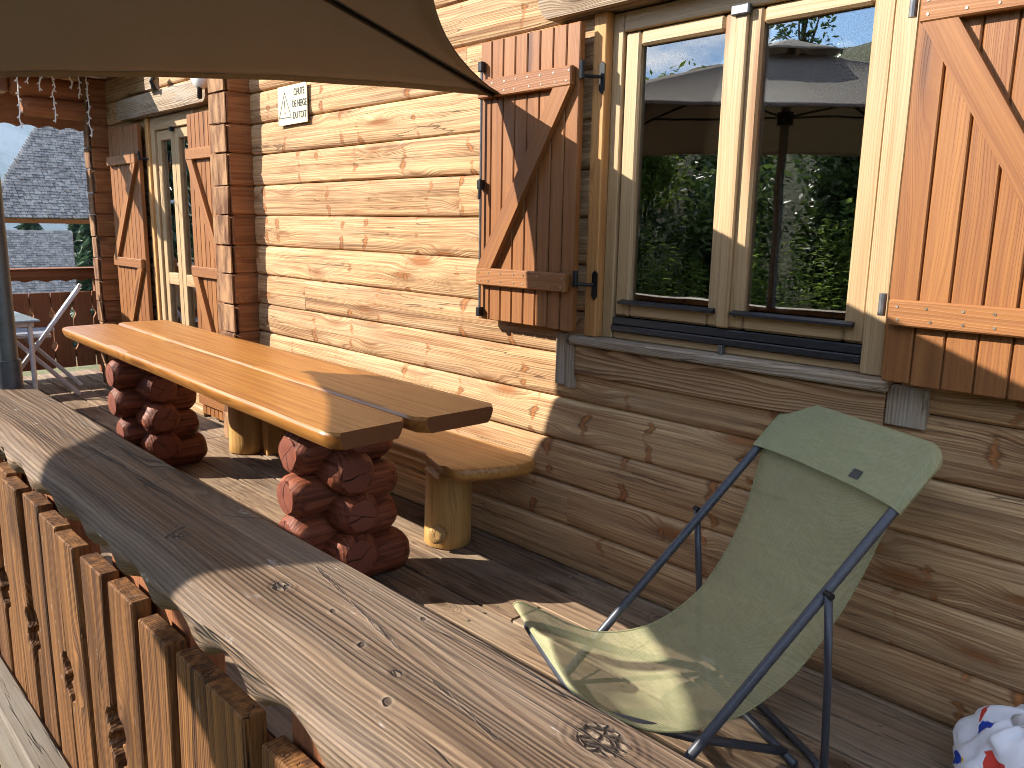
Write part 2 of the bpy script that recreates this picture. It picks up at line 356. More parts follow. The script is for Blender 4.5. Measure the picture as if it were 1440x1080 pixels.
M['rail']=wood('weathered_handrail',(0.0688,0.0387,0.0215),(0.2279,0.1445,0.08428),knot=(0.04541,0.02838,0.01589),grey=(0.1849,0.1376,0.0989),greyamt=.6,rough=.68,ringamt=.38,ring=6,varb=.1,cracks=1.,bump=.0034,knots=1.2,knotr=.016,chips=.55,latew=(0.07946,0.04825,0.02952),latewamt=.3,spec=.3,streak=80,contrast=1.9,dirt=.6,blotch=(0.0989,0.05676,0.03096),blotchamt=.55,spots=[(-.36,.03,.025),(-1.0,.11,.012),(-.549,.093,.007),(-.78,.085,.014)],cuts=[(-1.438,.116,-1.492,.044,.0016),(-1.221,.089,-1.256,.023,.0014),(-1.007,.124,-1.025,.095,.0035),(-1.037,.035,-.99,.0,.003),(-.80,.030,-.58,.068,.0011),(-.56,.070,-.42,.09,.0011),(-2.06,.02,-1.93,.0,.0025),(-.693,.073,-.690,.074,.004),(-.614,.088,-.612,.089,.0045),(-.523,.123,-.520,.124,.004),(-.615,.014,-.612,.015,.003)],ramp=4.5)
M['picket']=wood('stained_picket',(0.0552,0.02024,0.00552),(0.2484,0.1086,0.03128),knot=(0.0552,0.02024,0.00552),rough=.8,ringamt=.5,ring=7,varb=.35,cracks=.9,bump=.0028,streak=65,chips=.4,contrast=2.0,ramp=3,dirt=.4)
M['kick']=wood('grey_sleeper',(0.1102,0.08568,0.0612),(0.204,0.1754,0.1428),grey=(0.1958,0.1836,0.1673),greyamt=.5,rough=.85,ringamt=.4,cracks=.6,bump=.002)
M['deck']=wood('deck_boards',(.105,.064,.038),(.35,.24,.15),knot=(.08,.045,.024),grey=(.29,.228,.165),greyamt=.5,rough=.85,ringamt=.45,ring=6,varb=.45,cracks=.7,bump=.0018,contrast=1.6,ramp=3,dirt=.5)
M['table']=wood('honey_varnish',(0.243,0.0882,0.0153),(0.4275,0.1998,0.0468),knot=(0.144,0.045,0.0108),rough=.38,coat=.1,ringamt=.5,ring=3.0,varb=.25,cracks=.08,bump=.0005,knots=.9,spec=.45,streak=60,blotch=(0.27,0.09,0.0198),blotchamt=.55,contrast=1.6,endx=(0.108,0.036,0.0144),ramp=5)
M['bench']=wood('golden_bench',(0.2754,0.1148,0.02295),(0.4437,0.2295,0.0612),knot=(0.1224,0.0459,0.01377),rough=.42,coat=0.08,ringamt=.4,ring=2.6,varb=.1,cracks=.05,bump=.0005,knots=1.6,spec=.45,contrast=1.6,ramp=5)
M['benchleg']=wood('peeled_post',(0.36,0.18,0.0495),(0.558,0.342,0.117),knot=(0.27,0.108,0.0315),rough=.5,coat=.1,ringamt=.35,varb=.1,cracks=.3,bump=.001,knots=1.5,streak=40)
M['redlog']=wood('red_brown_log',(.085,.018,.008),(.29,.086,.038),knot=(.05,.012,.006),rough=.6,ringamt=.4,ring=3.5,varb=.3,cracks=.9,bump=.0022,streak=50,spec=.35,knots=1.0,contrast=2.0,dirt=.4)
M['porch']=wood('porch_beam',(.22,.075,.028),(.45,.19,.075),rough=.7,ringamt=.3,varb=.3,cracks=.3)
M['farrail']=wood('brown_far_railing',(.14,.045,.018),(.30,.115,.045),rough=.75,ringamt=.3,varb=.35,cracks=.2)
M['shingle']=wood('grey_shingle',(.06,.06,.064),(.23,.226,.226),grey=(.17,.17,.175),greyamt=.5,rough=.9,ringamt=.3,varb=.7,cracks=.2,bump=.002,streak=30)
M['blackmetal']=plain('black_iron',(.018,.018,.019),.45,.6,var=.2)
M['rodmetal']=plain('grey_rod',(.16,.16,.165),.4,.7,var=.1)
M['drip']=plain('dark_aluminium',(.028,.028,.033),.4,.3,var=.1)
M['pole']=plain('dark_grey_pole',(.085,.09,.10),.42,.35,var=.08)
M['tubegrey']=plain('anthracite_tube',(.055,.06,.075),.38,.3,var=.08)
M['white']=plain('white_paint',(.74,.74,.73),.45,0,var=.06)
M['chairgrey']=plain('grey_painted_frame',(.52,.51,.52),.5,0,var=.06)
M['sling']=plain('blue_grey_sling',(.17,.18,.22),.8,0,var=.1,vscale=120)
M['slingw']=plain('pale_sling',(.55,.58,.60),.8,0,var=.06,vscale=120)
M['dark']=plain('dark_interior',(.035,.025,.018),.9,var=.3,vscale=3)
M['curtain']=plain('curtain',(.16,.13,.10),.9,var=.3,vscale=6)
M['signmat']=plain('cream_sign',(.52,.47,.31),.5,var=.03)
M['ink']=plain('black_print',(.03,.03,.03),.6,var=.05)
M['lampglass']=plain('opal_lamp',(.78,.78,.76),.25,var=.02)
M['cable']=plain('white_cable',(.80,.80,.78),.4,var=.03)
M['screw']=plain('screw_head',(.35,.30,.24),.4,.8,var=.2)
M['trunk']=plain('bark',(.09,.065,.045),.95,var=.35,vscale=25,bump=.01)

def endgrain(name,a,b,rings=90.,crk=1.):
    m,t,p,o=newmat(name)
    at=N(t,'ShaderNodeAttribute',attribute_name='tc'); ar=N(t,'ShaderNodeAttribute',attribute_name='rnd'); rn=ar.outputs['Fac']
    sp=N(t,'ShaderNodeSeparateXYZ'); t.links.new(at.outputs['Vector'],sp.inputs[0]); X,Y,Z=sp.outputs
    off=math_(t,'MULTIPLY',rn,40.)
    nz=noise_(t,comb(t,math_(t,'MULTIPLY',Y,22.),math_(t,'MULTIPLY',Z,22.),off),1.,4,.6); nf=noise_(t,comb(t,math_(t,'MULTIPLY',Y,160.),math_(t,'MULTIPLY',Z,160.),off),1.,3,.6)
    r_=math_(t,'SQRT',math_(t,'ADD',math_(t,'MULTIPLY',Y,Y),math_(t,'MULTIPLY',Z,Z))); rr_=math_(t,'ADD',r_,math_(t,'MULTIPLY',nz,.012))
    rg=math_(t,'FRACT',math_(t,'MULTIPLY',rr_,rings*1.6))
    an=math_(t,'DIVIDE',math_(t,'ARCTAN2',Y,Z),2*math.pi); an=math_(t,'ADD',an,math_(t,'MULTIPLY',math_(t,'SUBTRACT',nz,.5),.10))
    col=mixc(t,math_(t,'ADD',math_(t,'MULTIPLY',nf,.6),math_(t,'MULTIPLY',rg,.25)),a,b); col=mixc(t,mapr(t,nz,.35,.7,0.,.45),col,a)
    hg=math_(t,'ADD',nf,math_(t,'MULTIPLY',rg,.4))
    for q,(k,w) in enumerate(((1.,.0030),(2.,.0016))):
        fa=math_(t,'FRACT',math_(t,'ADD',math_(t,'MULTIPLY',an,k),math_(t,'MULTIPLY',rn,7.3+q*3)))
        dd=math_(t,'MULTIPLY',math_(t,'MULTIPLY',math_(t,'ABSOLUTE',math_(t,'SUBTRACT',fa,.5)),2*math.pi/k),r_)
        ck=math_(t,'MULTIPLY',mapr(t,dd,w*.35,w,1.,0.,True),mapr(t,nf,.35,.5)); col=mixc(t,math_(t,'MULTIPLY',ck,.9*crk),col,tuple(c*.15 for c in a)); hg=math_(t,'SUBTRACT',hg,math_(t,'MULTIPLY',ck,3.))
    t.links.new(col,p.inputs['Base Color']); p.inputs['Roughness'].default_value=.6; p.inputs['Specular IOR Level'].default_value=.35
    bp=N(t,'ShaderNodeBump'); bp.inputs['Distance'].default_value=.0018; t.links.new(hg,bp.inputs['Height']); t.links.new(bp.outputs[0],p.inputs['Normal'])
    return m
M['redend']=endgrain('red_brown_log_end',(.125,.032,.018),(.27,.085,.05))
M['goldend']=endgrain('peeled_knot_end',(.34,.17,.05),(.60,.38,.15),140.,.6)
def glass_mat():
    m,t,p,o=newmat('window_glass'); t.nodes.remove(p)
    tr=N(t,'ShaderNodeBsdfTransparent'); tr.inputs[0].default_value=(.75,.78,.76,1)
    gl=N(t,'ShaderNodeBsdfGlossy'); gl.inputs['Roughness'].default_value=0.0; gl.inputs[0].default_value=(1,1,1,1)
    fr=N(t,'ShaderNodeFresnel'); fr.inputs[0].default_value=1.75
    tcn=N(t,'ShaderNodeTexCoord'); nz=noise_(t,tcn.outputs['Object'],3.,2,.4)
    b=N(t,'ShaderNodeBump'); b.inputs['Strength'].default_value=.25; b.inputs['Distance'].default_value=.004
    t.links.new(nz,b.inputs['Height']); t.links.new(b.outputs[0],gl.inputs['Normal'])
    mx=N(t,'ShaderNodeMixShader'); f=math_(t,'MULTIPLY',fr.outputs[0],2.6,True)
    t.links.new(f,mx.inputs[0]); t.links.new(tr.outputs[0],mx.inputs[1]); t.links.new(gl.outputs[0],mx.inputs[2]); t.links.new(mx.outputs[0],o.inputs[0])
    return m
M['glass']=glass_mat()
def table_glass():
    m,t,p,o=newmat('table_glass'); p.inputs['Base Color'].default_value=(.30,.38,.42,1); p.inputs['Roughness'].default_value=.05; p.inputs['Specular IOR Level'].default_value=.8
    return m
M['tglass']=table_glass()
def mesh_fabric():
    m,t,p,o=newmat('olive_mesh_fabric')
    at=N(t,'ShaderNodeAttribute',attribute_name='tc'); sp=N(t,'ShaderNodeSeparateXYZ'); t.links.new(at.outputs['Vector'],sp.inputs[0])
    u=math_(t,'SINE',math_(t,'MULTIPLY',sp.outputs[0],2*math.pi*260)); v=math_(t,'SINE',math_(t,'MULTIPLY',sp.outputs[1],2*math.pi*260))
    w=math_(t,'MULTIPLY',u,v)
    nz=noise_(t,at.outputs['Vector'],9.,3,.5); thr=noise_(t,comb(t,math_(t,'MULTIPLY',sp.outputs[0],.06),sp.outputs[1],0.),330.,2,.6); thr2=noise_(t,comb(t,sp.outputs[0],math_(t,'MULTIPLY',sp.outputs[1],.06),0.),330.,2,.6); band=noise_(t,comb(t,math_(t,'MULTIPLY',sp.outputs[0],1.),math_(t,'MULTIPLY',sp.outputs[1],.15),0.),24.,3,.6)
    col=mixc(t,nz,(.40,.395,.19),(.49,.475,.25)); col=mixc(t,mapr(t,w,-.4,.8,0.,.45),col,(.60,.58,.36)); col=mixc(t,mapr(t,thr,.45,.65,0.,.5),col,(.24,.245,.125)); col=mixc(t,mapr(t,thr2,.45,.65,0.,.5),col,(.62,.61,.43)); col=mixc(t,mapr(t,band,.4,.7,0.,.25),col,(.24,.25,.14))
    col=mixc(t,math_(t,'MULTIPLY',sp.outputs[2],.3),col,(.34,.345,.175)); t.links.new(col,p.inputs['Base Color']); p.inputs['Roughness'].default_value=.7; p.inputs['Specular IOR Level'].default_value=.25
    tl=N(t,'ShaderNodeBsdfTranslucent'); tl.inputs[0].default_value=(.42,.44,.22,1)
    mx=N(t,'ShaderNodeMixShader'); mx.inputs[0].default_value=.3; t.links.new(p.outputs[0],mx.inputs[1]); t.links.new(tl.outputs[0],mx.inputs[2])
    tr=N(t,'ShaderNodeBsdfTransparent'); m2=N(t,'ShaderNodeMixShader')
    hole=mapr(t,w,-1.,.2,.62,.14); t.links.new(math_(t,'MULTIPLY',hole,math_(t,'SUBTRACT',1.0,math_(t,'MULTIPLY',sp.outputs[2],.75))),m2.inputs[0]); t.links.new(mx.outputs[0],m2.inputs[1]); t.links.new(tr.outputs[0],m2.inputs[2])
    t.links.new(m2.outputs[0],o.inputs[0]); return m
M['mesh']=mesh_fabric()
def canopy_mat():
    m,t,p,o=newmat('taupe_canvas')
    tc=N(t,'ShaderNodeTexCoord'); nz=noise_(t,tc.outputs['Object'],4.,4,.6); fn=noise_(t,tc.outputs['Object'],420.,1,.5)
    col=mixc(t,nz,(.235,.205,.18),(.29,.258,.23)); col=mixc(t,mapr(t,fn,.4,.6,0.,.2),col,(.16,.125,.10)); t.links.new(col,p.inputs['Base Color']); p.inputs['Roughness'].default_value=.85
    tl=N(t,'ShaderNodeBsdfTranslucent'); tl.inputs[0].default_value=(.28,.245,.21,1)
    mx=N(t,'ShaderNodeMixShader'); mx.inputs[0].default_value=.28; t.links.new(p.outputs[0],mx.inputs[1]); t.links.new(tl.outputs[0],mx.inputs[2]); t.links.new(mx.outputs[0],o.inputs[0])
    return m
M['canvas']=canopy_mat()
def leaf_mat(name,a,b,tr=.35):
    m,t,p,o=newmat(name); ar=N(t,'ShaderNodeAttribute',attribute_name='rnd')
    t.links.new(mixc(t,ar.outputs['Fac'],a,b),p.inputs['Base Color']); p.inputs['Roughness'].default_value=.5
    tl=N(t,'ShaderNodeBsdfTranslucent'); t.links.new(mixc(t,ar.outputs['Fac'],tuple(min(1,c*1.3) for c in a),tuple(min(1,c*1.4) for c in b)),tl.inputs[0])
    mx=N(t,'ShaderNodeMixShader'); mx.inputs[0].default_value=tr; t.links.new(p.outputs[0],mx.inputs[1]); t.links.new(tl.outputs[0],mx.inputs[2]); t.links.new(mx.outputs[0],o.inputs[0]); return m
M['leaf']=leaf_mat('shrub_leaf',(.02,.042,.010),(.08,.125,.028))
M['fern']=leaf_mat('weed_leaf',(.06,.11,.018),(.22,.30,.06),.5)
M['needle']=leaf_mat('conifer_needles',(.015,.04,.018),(.05,.09,.035),.15)
M['drygrass']=leaf_mat('dry_grass',(.26,.23,.12),(.60,.52,.33),.25)
def ground_mat():
    m,t,p,o=newmat('meadow_ground'); tc=N(t,'ShaderNodeTexCoord')
    a=noise_(t,tc.outputs['Object'],.35,6,.65); b=noise_(t,tc.outputs['Object'],9.,6,.7)
    c=mixc(t,mapr(t,a,.35,.65),(.055,.085,.022),(.12,.13,.045)); c=mixc(t,mapr(t,b,.35,.7),c,(.19,.165,.085)); t.links.new(c,p.inputs['Base Color']); p.inputs['Roughness'].default_value=.95
    bp=N(t,'ShaderNodeBump'); bp.inputs['Distance'].default_value=.03; t.links.new(b,bp.inputs['Height']); t.links.new(bp.outputs[0],p.inputs['Normal']); return m
M['ground']=ground_mat()
def mountain_mat():
    m,t,p,o=newmat('mountain_rock'); tc=N(t,'ShaderNodeTexCoord')
    a=noise_(t,tc.outputs['Object'],.004,9,.65); ge=N(t,'ShaderNodeNewGeometry'); sp=N(t,'ShaderNodeSeparateXYZ'); t.links.new(ge.outputs['Position'],sp.inputs[0])
    c=mixc(t,mapr(t,a,.4,.6),(.16,.18,.15),(.34,.34,.33)); sn=math_(t,'ADD',sp.outputs['Z'],math_(t,'MULTIPLY',a,900.))
    c=mixc(t,mapr(t,sn,950.,1150.),c,(.7,.74,.8)); t.links.new(c,p.inputs['Base Color']); p.inputs['Roughness'].default_value=1.; return m
M['mountain']=mountain_mat()
def bag_mat():
    m,t,p,o=newmat('printed_cotton'); at=N(t,'ShaderNodeAttribute',attribute_name='tc')
    v=N(t,'ShaderNodeTexVoronoi'); v.inputs['Scale'].default_value=12.; nzv=N(t,'ShaderNodeTexNoise'); nzv.inputs['Scale'].default_value=20.; t.links.new(at.outputs['Vector'],nzv.inputs['Vector'])
    vm=N(t,'ShaderNodeVectorMath',operation='MULTIPLY_ADD'); t.links.new(nzv.outputs['Color'],vm.inputs[0]); vm.inputs[1].default_value=(.05,.05,.05); t.links.new(at.outputs['Vector'],vm.inputs[2]); t.links.new(vm.outputs[0],v.inputs['Vector'])
    sc=N(t,'ShaderNodeSeparateColor'); t.links.new(v.outputs['Color'],sc.inputs[0])
    r=N(t,'ShaderNodeValToRGB'); r.color_ramp.interpolation='CONSTANT'; e=r.color_ramp.elements
    e[0].position=0; e[0].color=(.62,.04,.02,1); e[1].position=.25; e[1].color=(.02,.06,.42,1)
    for pos,c in ((.45,(.80,.50,.03,1)),(.6,(.62,.05,.03,1)),(.75,(.18,.42,.06,1)),(.86,(.04,.10,.5,1))):
        q=e.new(pos); q.color=c
    t.links.new(sc.outputs[0],r.inputs[0])
    msk=math_(t,'MULTIPLY',mapr(t,v.outputs['Distance'],.40,.43,1.,0.),mapr(t,sc.outputs[1],.25,.27))
    rim=math_(t,'MULTIPLY',mapr(t,v.outputs['Distance'],.18,.2,1.,0.),mapr(t,sc.outputs[2],.5,.52))
    c=mixc(t,msk,(.80,.79,.82),r.outputs[0]); c=mixc(t,rim,c,(.85,.60,.08)); t.links.new(c,p.inputs['Base Color']); p.inputs['Roughness'].default_value=.85; return m
M['bag']=bag_mat()

# ------------------------------------------------------------------ ground, deck
def gz(x,y):
    z=-.05
    if x<-9: z-= .17*min(-9-x,60)+ .30*max(0,min(-69-x,300))
    if y<-3.0: z+= .10*min(-3.0-y,3)+ .74*max(0,min(-5.6-y,5.5))  # bank made steep to stay self-shaded and dark in the window panes
    z+= .03*mnoise.noise((x*.5,y*.5,0))
    if x>-8.4 and y>-2.6: z=min(z,-.05)
    return z
g=MB(); xs=[-3000,-1500,-700,-350,-200,-120,-90,-70,-60,-50,-42,-35,-30,-26,-23,-20,-17,-15,-13,-12,-11,-10,-9.5,-9,-8.5,-8,-7,-6,-5,-4.5,-4,-3.5,-3,-2.5,-2,-1.5,-1,-.5,0,1,2,3,5,8,14,30,80,300,1500,3000]
ys=[-3000,-1200,-500,-200,-100,-50,-30,-20,-15,-13,-11,-9.5,-8,-7,-6,-5.4,-5,-4.6,-4.2,-3.8,-3.4,-3,-2.8,-2.6,-2.4,-2.2,-2,-1.8,-1,0,1,2,4,8,14,25,50,100,250,700,1500,3000]
vs=[(x,y,gz(x,y)) for x in xs for y in ys]; n=len(ys)
fs=[(i*n+j,i*n+j+1,(i+1)*n+j+1,(i+1)*n+j) for i in range(len(xs)-1) for j in range(n-1)]
g.add(vs,fs,vs,.5); tag(g.build('ground',M['ground'],smooth=True),kind='structure',label='grassy mountain ground around the terrace falling away downhill')
dk=MB(); y=-1.78; pitch=.1475
while y<0.0:
    x=-7.6; w=min(pitch,.03-y)
    while x<2.2:
        L=random.choice((2.4,2.9,3.3)); x1=min(2.2,x+L)
        zt=random.uniform(-.0015,.0015); dk.box(x+.002,x1-.002,y+.004,y+w-.004,-.032+zt,zt,'x',.003)
        x=x1
    y+=pitch
tag(dk.build('deck',M['deck']),'terrace floor of weathered grey brown boards laid along the log wall',kind='structure')

dks=MB(); y=-1.78
while y<-.1:
    x=-7.3
    while x<2:
        for dy in (.035,.112):
            px,py=x+random.uniform(-.012,.012),y+dy+random.uniform(-.006,.006); dks.tube([(px,py,.0),(px,py,.0026)],.0042,8)
        x+=.60
    y+=pitch
tag(dks.build('screw',M['screw'],bpy.data.objects['deck']),kind='stuff')
# ------------------------------------------------------------------ chalet
chalet=thing('chalet','log chalet wall with wood framed window, reddish shutters and a glazed terrace door','building',(-2,0,0))
P=1/6
def dprofile(n=9):
    out=[]
    for i in range(n+1):
        u=-1+2*i/n; out.append((u, .024-.010*abs(u)**2.2-.014*abs(u)**14))
    return out
PROF=[(u_,.024-.005*abs(u_)**2.2-.012*abs(u_)**18) for u_ in (-1,-.985,-.95,-.88,-.75,-.5,-.2,.2,.5,.75,.88,.95,.985,1)]
def siding(mb, x0, x1, z0, z1, yb=.024, dirn=(1,0,0), org=(0,0,0), rn=None):
    """one log: D-shaped face towards -Y, subdivided along x with slight unevenness"""
    n=max(1,int((x1-x0)/.25)); off=random.random()*99; vs=[];tcs=[];fs=[]
    zc=(z0+z1)/2; h=(z1-z0)/2-.0012
    for i in range(n+1):
        x=x0+(x1-x0)*i/n
        for (u,d) in PROF:
            dz=.0035*mnoise.noise((x*1.4+off,u*.5,0)); dd=.003*mnoise.noise((x*1.1,u*1.5,off))
            vs.append((x, yb-d-dd, zc+u*h+dz)); tcs.append((x+off, u*h+d*.5*(1 if u>0 else -1), d))
        vs.append((x,yb+.12,zc+h)); tcs.append((x+off,h,.1)); vs.append((x,yb+.12,zc-h)); tcs.append((x+off,-h,.1))
    m=len(PROF)+2
    for i in range(n):
        for j in range(m):
            j2=(j+1)%m; fs.append((i*m+j,i*m+j2,(i+1)*m+j2,(i+1)*m+j))
    fs.append(tuple(range(m))); fs.append(tuple(n*m+j for j in range(m))[::-1])
    mb.add(vs,fs,tcs,rn)
def course(mb,a,b,z0,z1,joints):
    xs_=[a]+[j for j in joints if a+.15<j<b-.15]+[b]
    for p,q in zip(xs_[:-1],xs_[1:]): siding(mb,p+.0006,q-.0006,z0,z1)
wl=MB()
JO={0:[-.2],1:[-1.97],2:[-3.6],3:[],4:[],5:[-3.9],6:[],7:[],8:[-2.62],9:[],10:[],11:[-2.58],12:[-1.1],13:[],14:[-3.1],15:[-2.0]}
for k in range(16):
    z0,z1=k*P,(k+1)*P
    if z1<.92 or z0>2.02: course(wl,-4.44,2.2,z0,z1,JO[k])
    else: course(wl,-4.44,-1.91,z0,z1,JO[k]); course(wl,-.80,2.2,z0,z1,[.4])
wl.build('wall',M['wall'],chalet,auto=50)
w2=MB()
for k in range(16):
    z0,z1=k*P,(k+1)*P
    if z0<1.99:
        siding(w2,-6.80,-5.93,z0,z1); siding(w2,-5.19,-4.60,z0,z1)
    else: siding(w2,-6.80,-4.60,z0,z1)
w2.build('porch_wall',M['wall'],chalet,auto=50)
# projecting cross walls (log ends)
for (xa,xb,yo) in ((-4.655,-4.445,-.128),(-6.90,-6.79,-.125)):
    cw=MB(); z=0.0
    hs=[.17,.155,.18,.16,.165,.175,.16,.17,.16,.18,.155,.17,.165,.165,.16,.17]
    for h in hs:
        jy=random.uniform(-.008,.008); jx=random.uniform(-.004,.004)
        cw.box(xa+jx,xb+jx,yo+jy,.05,z+.002,z+h-.002,'y',.008,jit=.002); z+=h
    cw.box(xa+.012,xb-.012,yo+.02,.05,0,2.6,'y',.002); cw.build('cross_wall',M['crosswall'],chalet)
    eb=MB(); z=0.0
    for h in hs:
        eb.box(xa+.005,xb-.002+random.uniform(-.008,.003),yo-.022+random.uniform(-.004,.004),yo-.011,z+.004,z+h-.004,'z',.004,jit=.003); z+=h
    eb.build('log_end_face',M['bark'],chalet)
# roof with overhang, gable of the room
rf=MB(); rf.board((-2.4,1.86,3.52),(9.6,4.6,.16),(1,0,0),(0,.94,.34),.01); rf.build('roof',M['porch'],chalet)
it=MB()
it.box(-4.3,2.0,2.6,2.64,0,2.64,'x'); it.box(-4.3,-4.26,.16,2.6,0,2.64,'y'); it.box(1.96,2.0,.16,2.6,0,2.64,'y'); it.box(-4.26,1.96,.16,2.6,2.6,2.64,'x'); it.box(-4.26,1.96,.16,2.6,-.04,0,'x')
it.box(-6.8,-4.7,1.6,1.64,0,2.64,'x'); it.box(-6.8,-6.76,.16,1.6,0,2.64,'y'); it.box(-4.7,-4.66,.16,1.6,0,2.64,'y'); it.box(-6.8,-4.7,.16,1.64,2.65,2.69,'x'); it.box(-6.8,-4.7,.16,1.6,-.08,-.04,'x')
it.build('interior',M['dark'],chalet)

# lintel, sill, apron and trims round the window
def carved(mb,x0,x1,z0,z1,y0,th,e=.05):
    zc=(z0+z1)/2; pl=[]
    pl=[(x0+e*.9,z0),(x1-e*.9,z0)]
    for i in range(7):
        a=-math.pi/2+math.pi*i/6; pl.append((x1-e+e*math.cos(a)*(.8 if i%2 else 1),zc+(z1-z0)/2*math.sin(a)))
    pl+=[(x1-e,z1),(x0+e,z1)]
    for i in range(7):
        a=math.pi/2+math.pi*i/6; pl.append((x0+e+e*math.cos(a)*(.8 if i%2 else 1),zc+(z1-z0)/2*math.sin(a)))
    mb.prism(pl,(0,y0+th,0),(1,0,0),(0,0,1),th)
lt=MB(); carved(lt,-2.13,-.55,2.004,2.20,-.062,.10); lt.build('lintel',M['oldgrey'],chalet)
sl=MB(); sl.box(-1.962,-.822,-.034,.06,.882,.916,'x',.006); sl.build('window_sill',M['oldgrey'],chalet)
ap=MB(); ap.box(-1.945,-.832,-.014,.02,.772,.879,'x',.004,rn=.37); ap.build('apron_board',M['apron'],chalet)
for (a,b,c,d,yy) in ((-2.042,-1.990,.722,.915,-.012),(-1.986,-1.9475,.715,.880,-.016),(-.829,-.725,.795,.902,-.012)):
    tr=MB(); tr.box(a,b,yy,.02,c,d,'z',.003); tr.build('trim_board',M['oldgrey'],chalet)

# window: frame, casings, two sashes, panes
wn=MB()
wn.box(-1.906,-1.852,-.012,.10,.917,2.003,'z',.003)
cs=wn.build('window_casing',M['casing'],chalet)
wf=MB()
wf.box(-1.850,-1.806,.022,.10,.917,1.998,'z',.003); wf.box(-.918,-.858,.010,.10,.917,1.998,'z',.003)
wf.box(-1.804,-.920,.022,.10,1.936,1.998,'x',.003); wf.box(-1.804,-.920,.028,.10,.917,.943,'x',.003)
win=wf.build('window',M['frame'],chalet)
for (a,b,zo) in ((-1.803,-1.366,0),(-1.362,-.921,0)):
    sh=MB(); sw=.062
    z0,z1=.996,1.933
    zb=1.052
    sh.box(a,a+sw if a<-1.5 else a+.062,.030,.085,z0,z1,'z',.008); sh.box(b-sw,b,.030,.085,z0,z1,'z',.008)
    sh.box(a+sw+.001,b-sw-.001,.030,.085,z1-.048,z1,'x',.008); sh.box(a+sw+.001,b-sw-.001,.030,.085,z0,zb,'x',.008)
    sa=sh.build('sash',M['frame'],win)
    pn=MB(); pn.box(a+sw-.006,b-sw+.006,.052,.056,zb-.006,z1-.042,'z',.0005); pn.build('pane',M['glass'],win)
    dr=MB(); dr.prism([(0,0),(.024,-.006),(.024,-.014),(0,-.016)],(a+.03,.030,zb+.004),(0,-1,0),(0,0,1),-(b-a-.06)); dr.build('drip_rail',M['drip'],win)
cv=MB(); cv.box(-1.385,-1.343,.016,.029,.998,1.934,'z',.006); cv.build('cover_strip',M['frame'],win)
bt=MB(); bt.box(-1.803,-.919,.012,.030,.944,.966,'x',.003); bt.box(-1.803,-.919,.020,.030,.967,.994,'x',.003); bt.build('threshold_profile',M['drip'],win)
ct=MB(); ct.box(-1.395,-1.335,.004,.030,1.915,1.945,'x',.004); ct.build('window_catch',M['rodmetal'],win); ct=MB(); ct.box(-1.36,-1.345,.0,.022,.905,.945,'z',.002); ct.build('window_catch',M['rodmetal'],win)

# shutters
def shutter(x0,x1,z0,z1,nb,yf,hinge_right,zb,brace=True,rod=False,label=None):
    """boarded ledged-and-braced shutter folded back against the wall; zb = batten heights"""
    th=.028; mb=MB(); wd=(x1-x0)/nb
    for i in range(nb):
        mb.box(x0+i*wd+.0022,x0+(i+1)*wd-.0022,yf,yf+th,z0+random.uniform(-.002,.002),z1,'z',.003)
    mb.box(x0+.004,x1-.004,yf+.010,yf+th-.002,z0+.003,z1-.003,'z',.001)
    s=mb.build('shutter',M['shutter'],chalet)
    if label: s['label']=label
    bw=.066
    for z in zb:
        b=MB(); b.box(x0+.012,x1-.016,yf-.027,yf-.001,z-bw/2,z+bw/2,'x',.004); b.build('batten',M['shutter'],s)
    for (za,zc) in zip(sorted(zb)[:-1],sorted(zb)[1:]):
        a=Vector((x0+.055 if hinge_right else x1-.055,0,za+bw/2)); c=Vector((x1-.06 if hinge_right else x0+.06,0,zc-bw/2))
        d=(c-a).normalized(); hw=.034
        k=hw/abs(d.z)
        pl=[(a.x-k,a.z),(a.x+k,a.z),(c.x+k,c.z),(c.x-k,c.z)]
        b=MB(); b.prism(pl,(0,yf-.001,0),(1,0,0),(0,0,1),.024,g=(d.x,d.z)); b.build('brace',M['shutter'],s)
    for z in (zb[0],zb[-1]):
        h=MB(); xe=x1 if hinge_right else x0; sg=1 if hinge_right else -1
        h.tube([(xe+sg*.012,yf-.003,z-.012),(xe+sg*.012,yf-.003,z+.045)],.0095,10)
        if hinge_right or rod:
            h.tube([(xe+sg*.012,yf-.003,z-.002),(xe+sg*.030,yf+.020,z-.004),(xe+sg*.052,yf+.050,z-.004)],.006,8)
            pz_=xe+sg*.052; h.prism([(-.011,-.045),(0,-.058),(.011,-.045),(.011,.035),(0,.046),(-.011,.035)],(pz_,yf+.058,z),(1,0,0),(0,0,1),.006)
        h.build('hinge',M['blackmetal'] if hinge_right else M['rodmetal'],s)
    if rod:
        r=MB(); xr=x0+.022; r.tube([(xr,yf-.014,z0+.02),(xr,yf-.014,z1-.07)],.005,8); r.build('bolt_rod',M['rodmetal'],s)
        r=MB()
        for z in (z0+.03,z1-.09,(z0+z1)/2):
            r=MB(); r.box(xr-.011,xr+.013,yf-.026,yf-.002,z-.018,z+.018,'z',.003); r.build('bolt_bracket',M['blackmetal'],s)
        r=MB(); r.tube([(xr+.008,yf-.024,(z0+z1)/2+.02),(xr+.012,yf-.032,(z0+z1)/2-.055)],.006,8); r.build('bolt_handle',M['blackmetal'],s)
    sc=MB()
    for z in zb:
        for i in range(nb):
            for dz in (-.016,.016):
                x=x0+(i+.5)*wd+random.uniform(-.008,.008); sc.tube([(x,yf-.0262,z+dz),(x,yf-.0284,z+dz)],.0036,8)
    sc.build('screw',M['screw'],s)['kind']='stuff'
    return s
shutter(-2.414,-1.912,.936,1.972,8,-.070,True,(1.106,1.80),rod=True,label='left window shutter half in the parasol shade, bolt rod on its free edge')
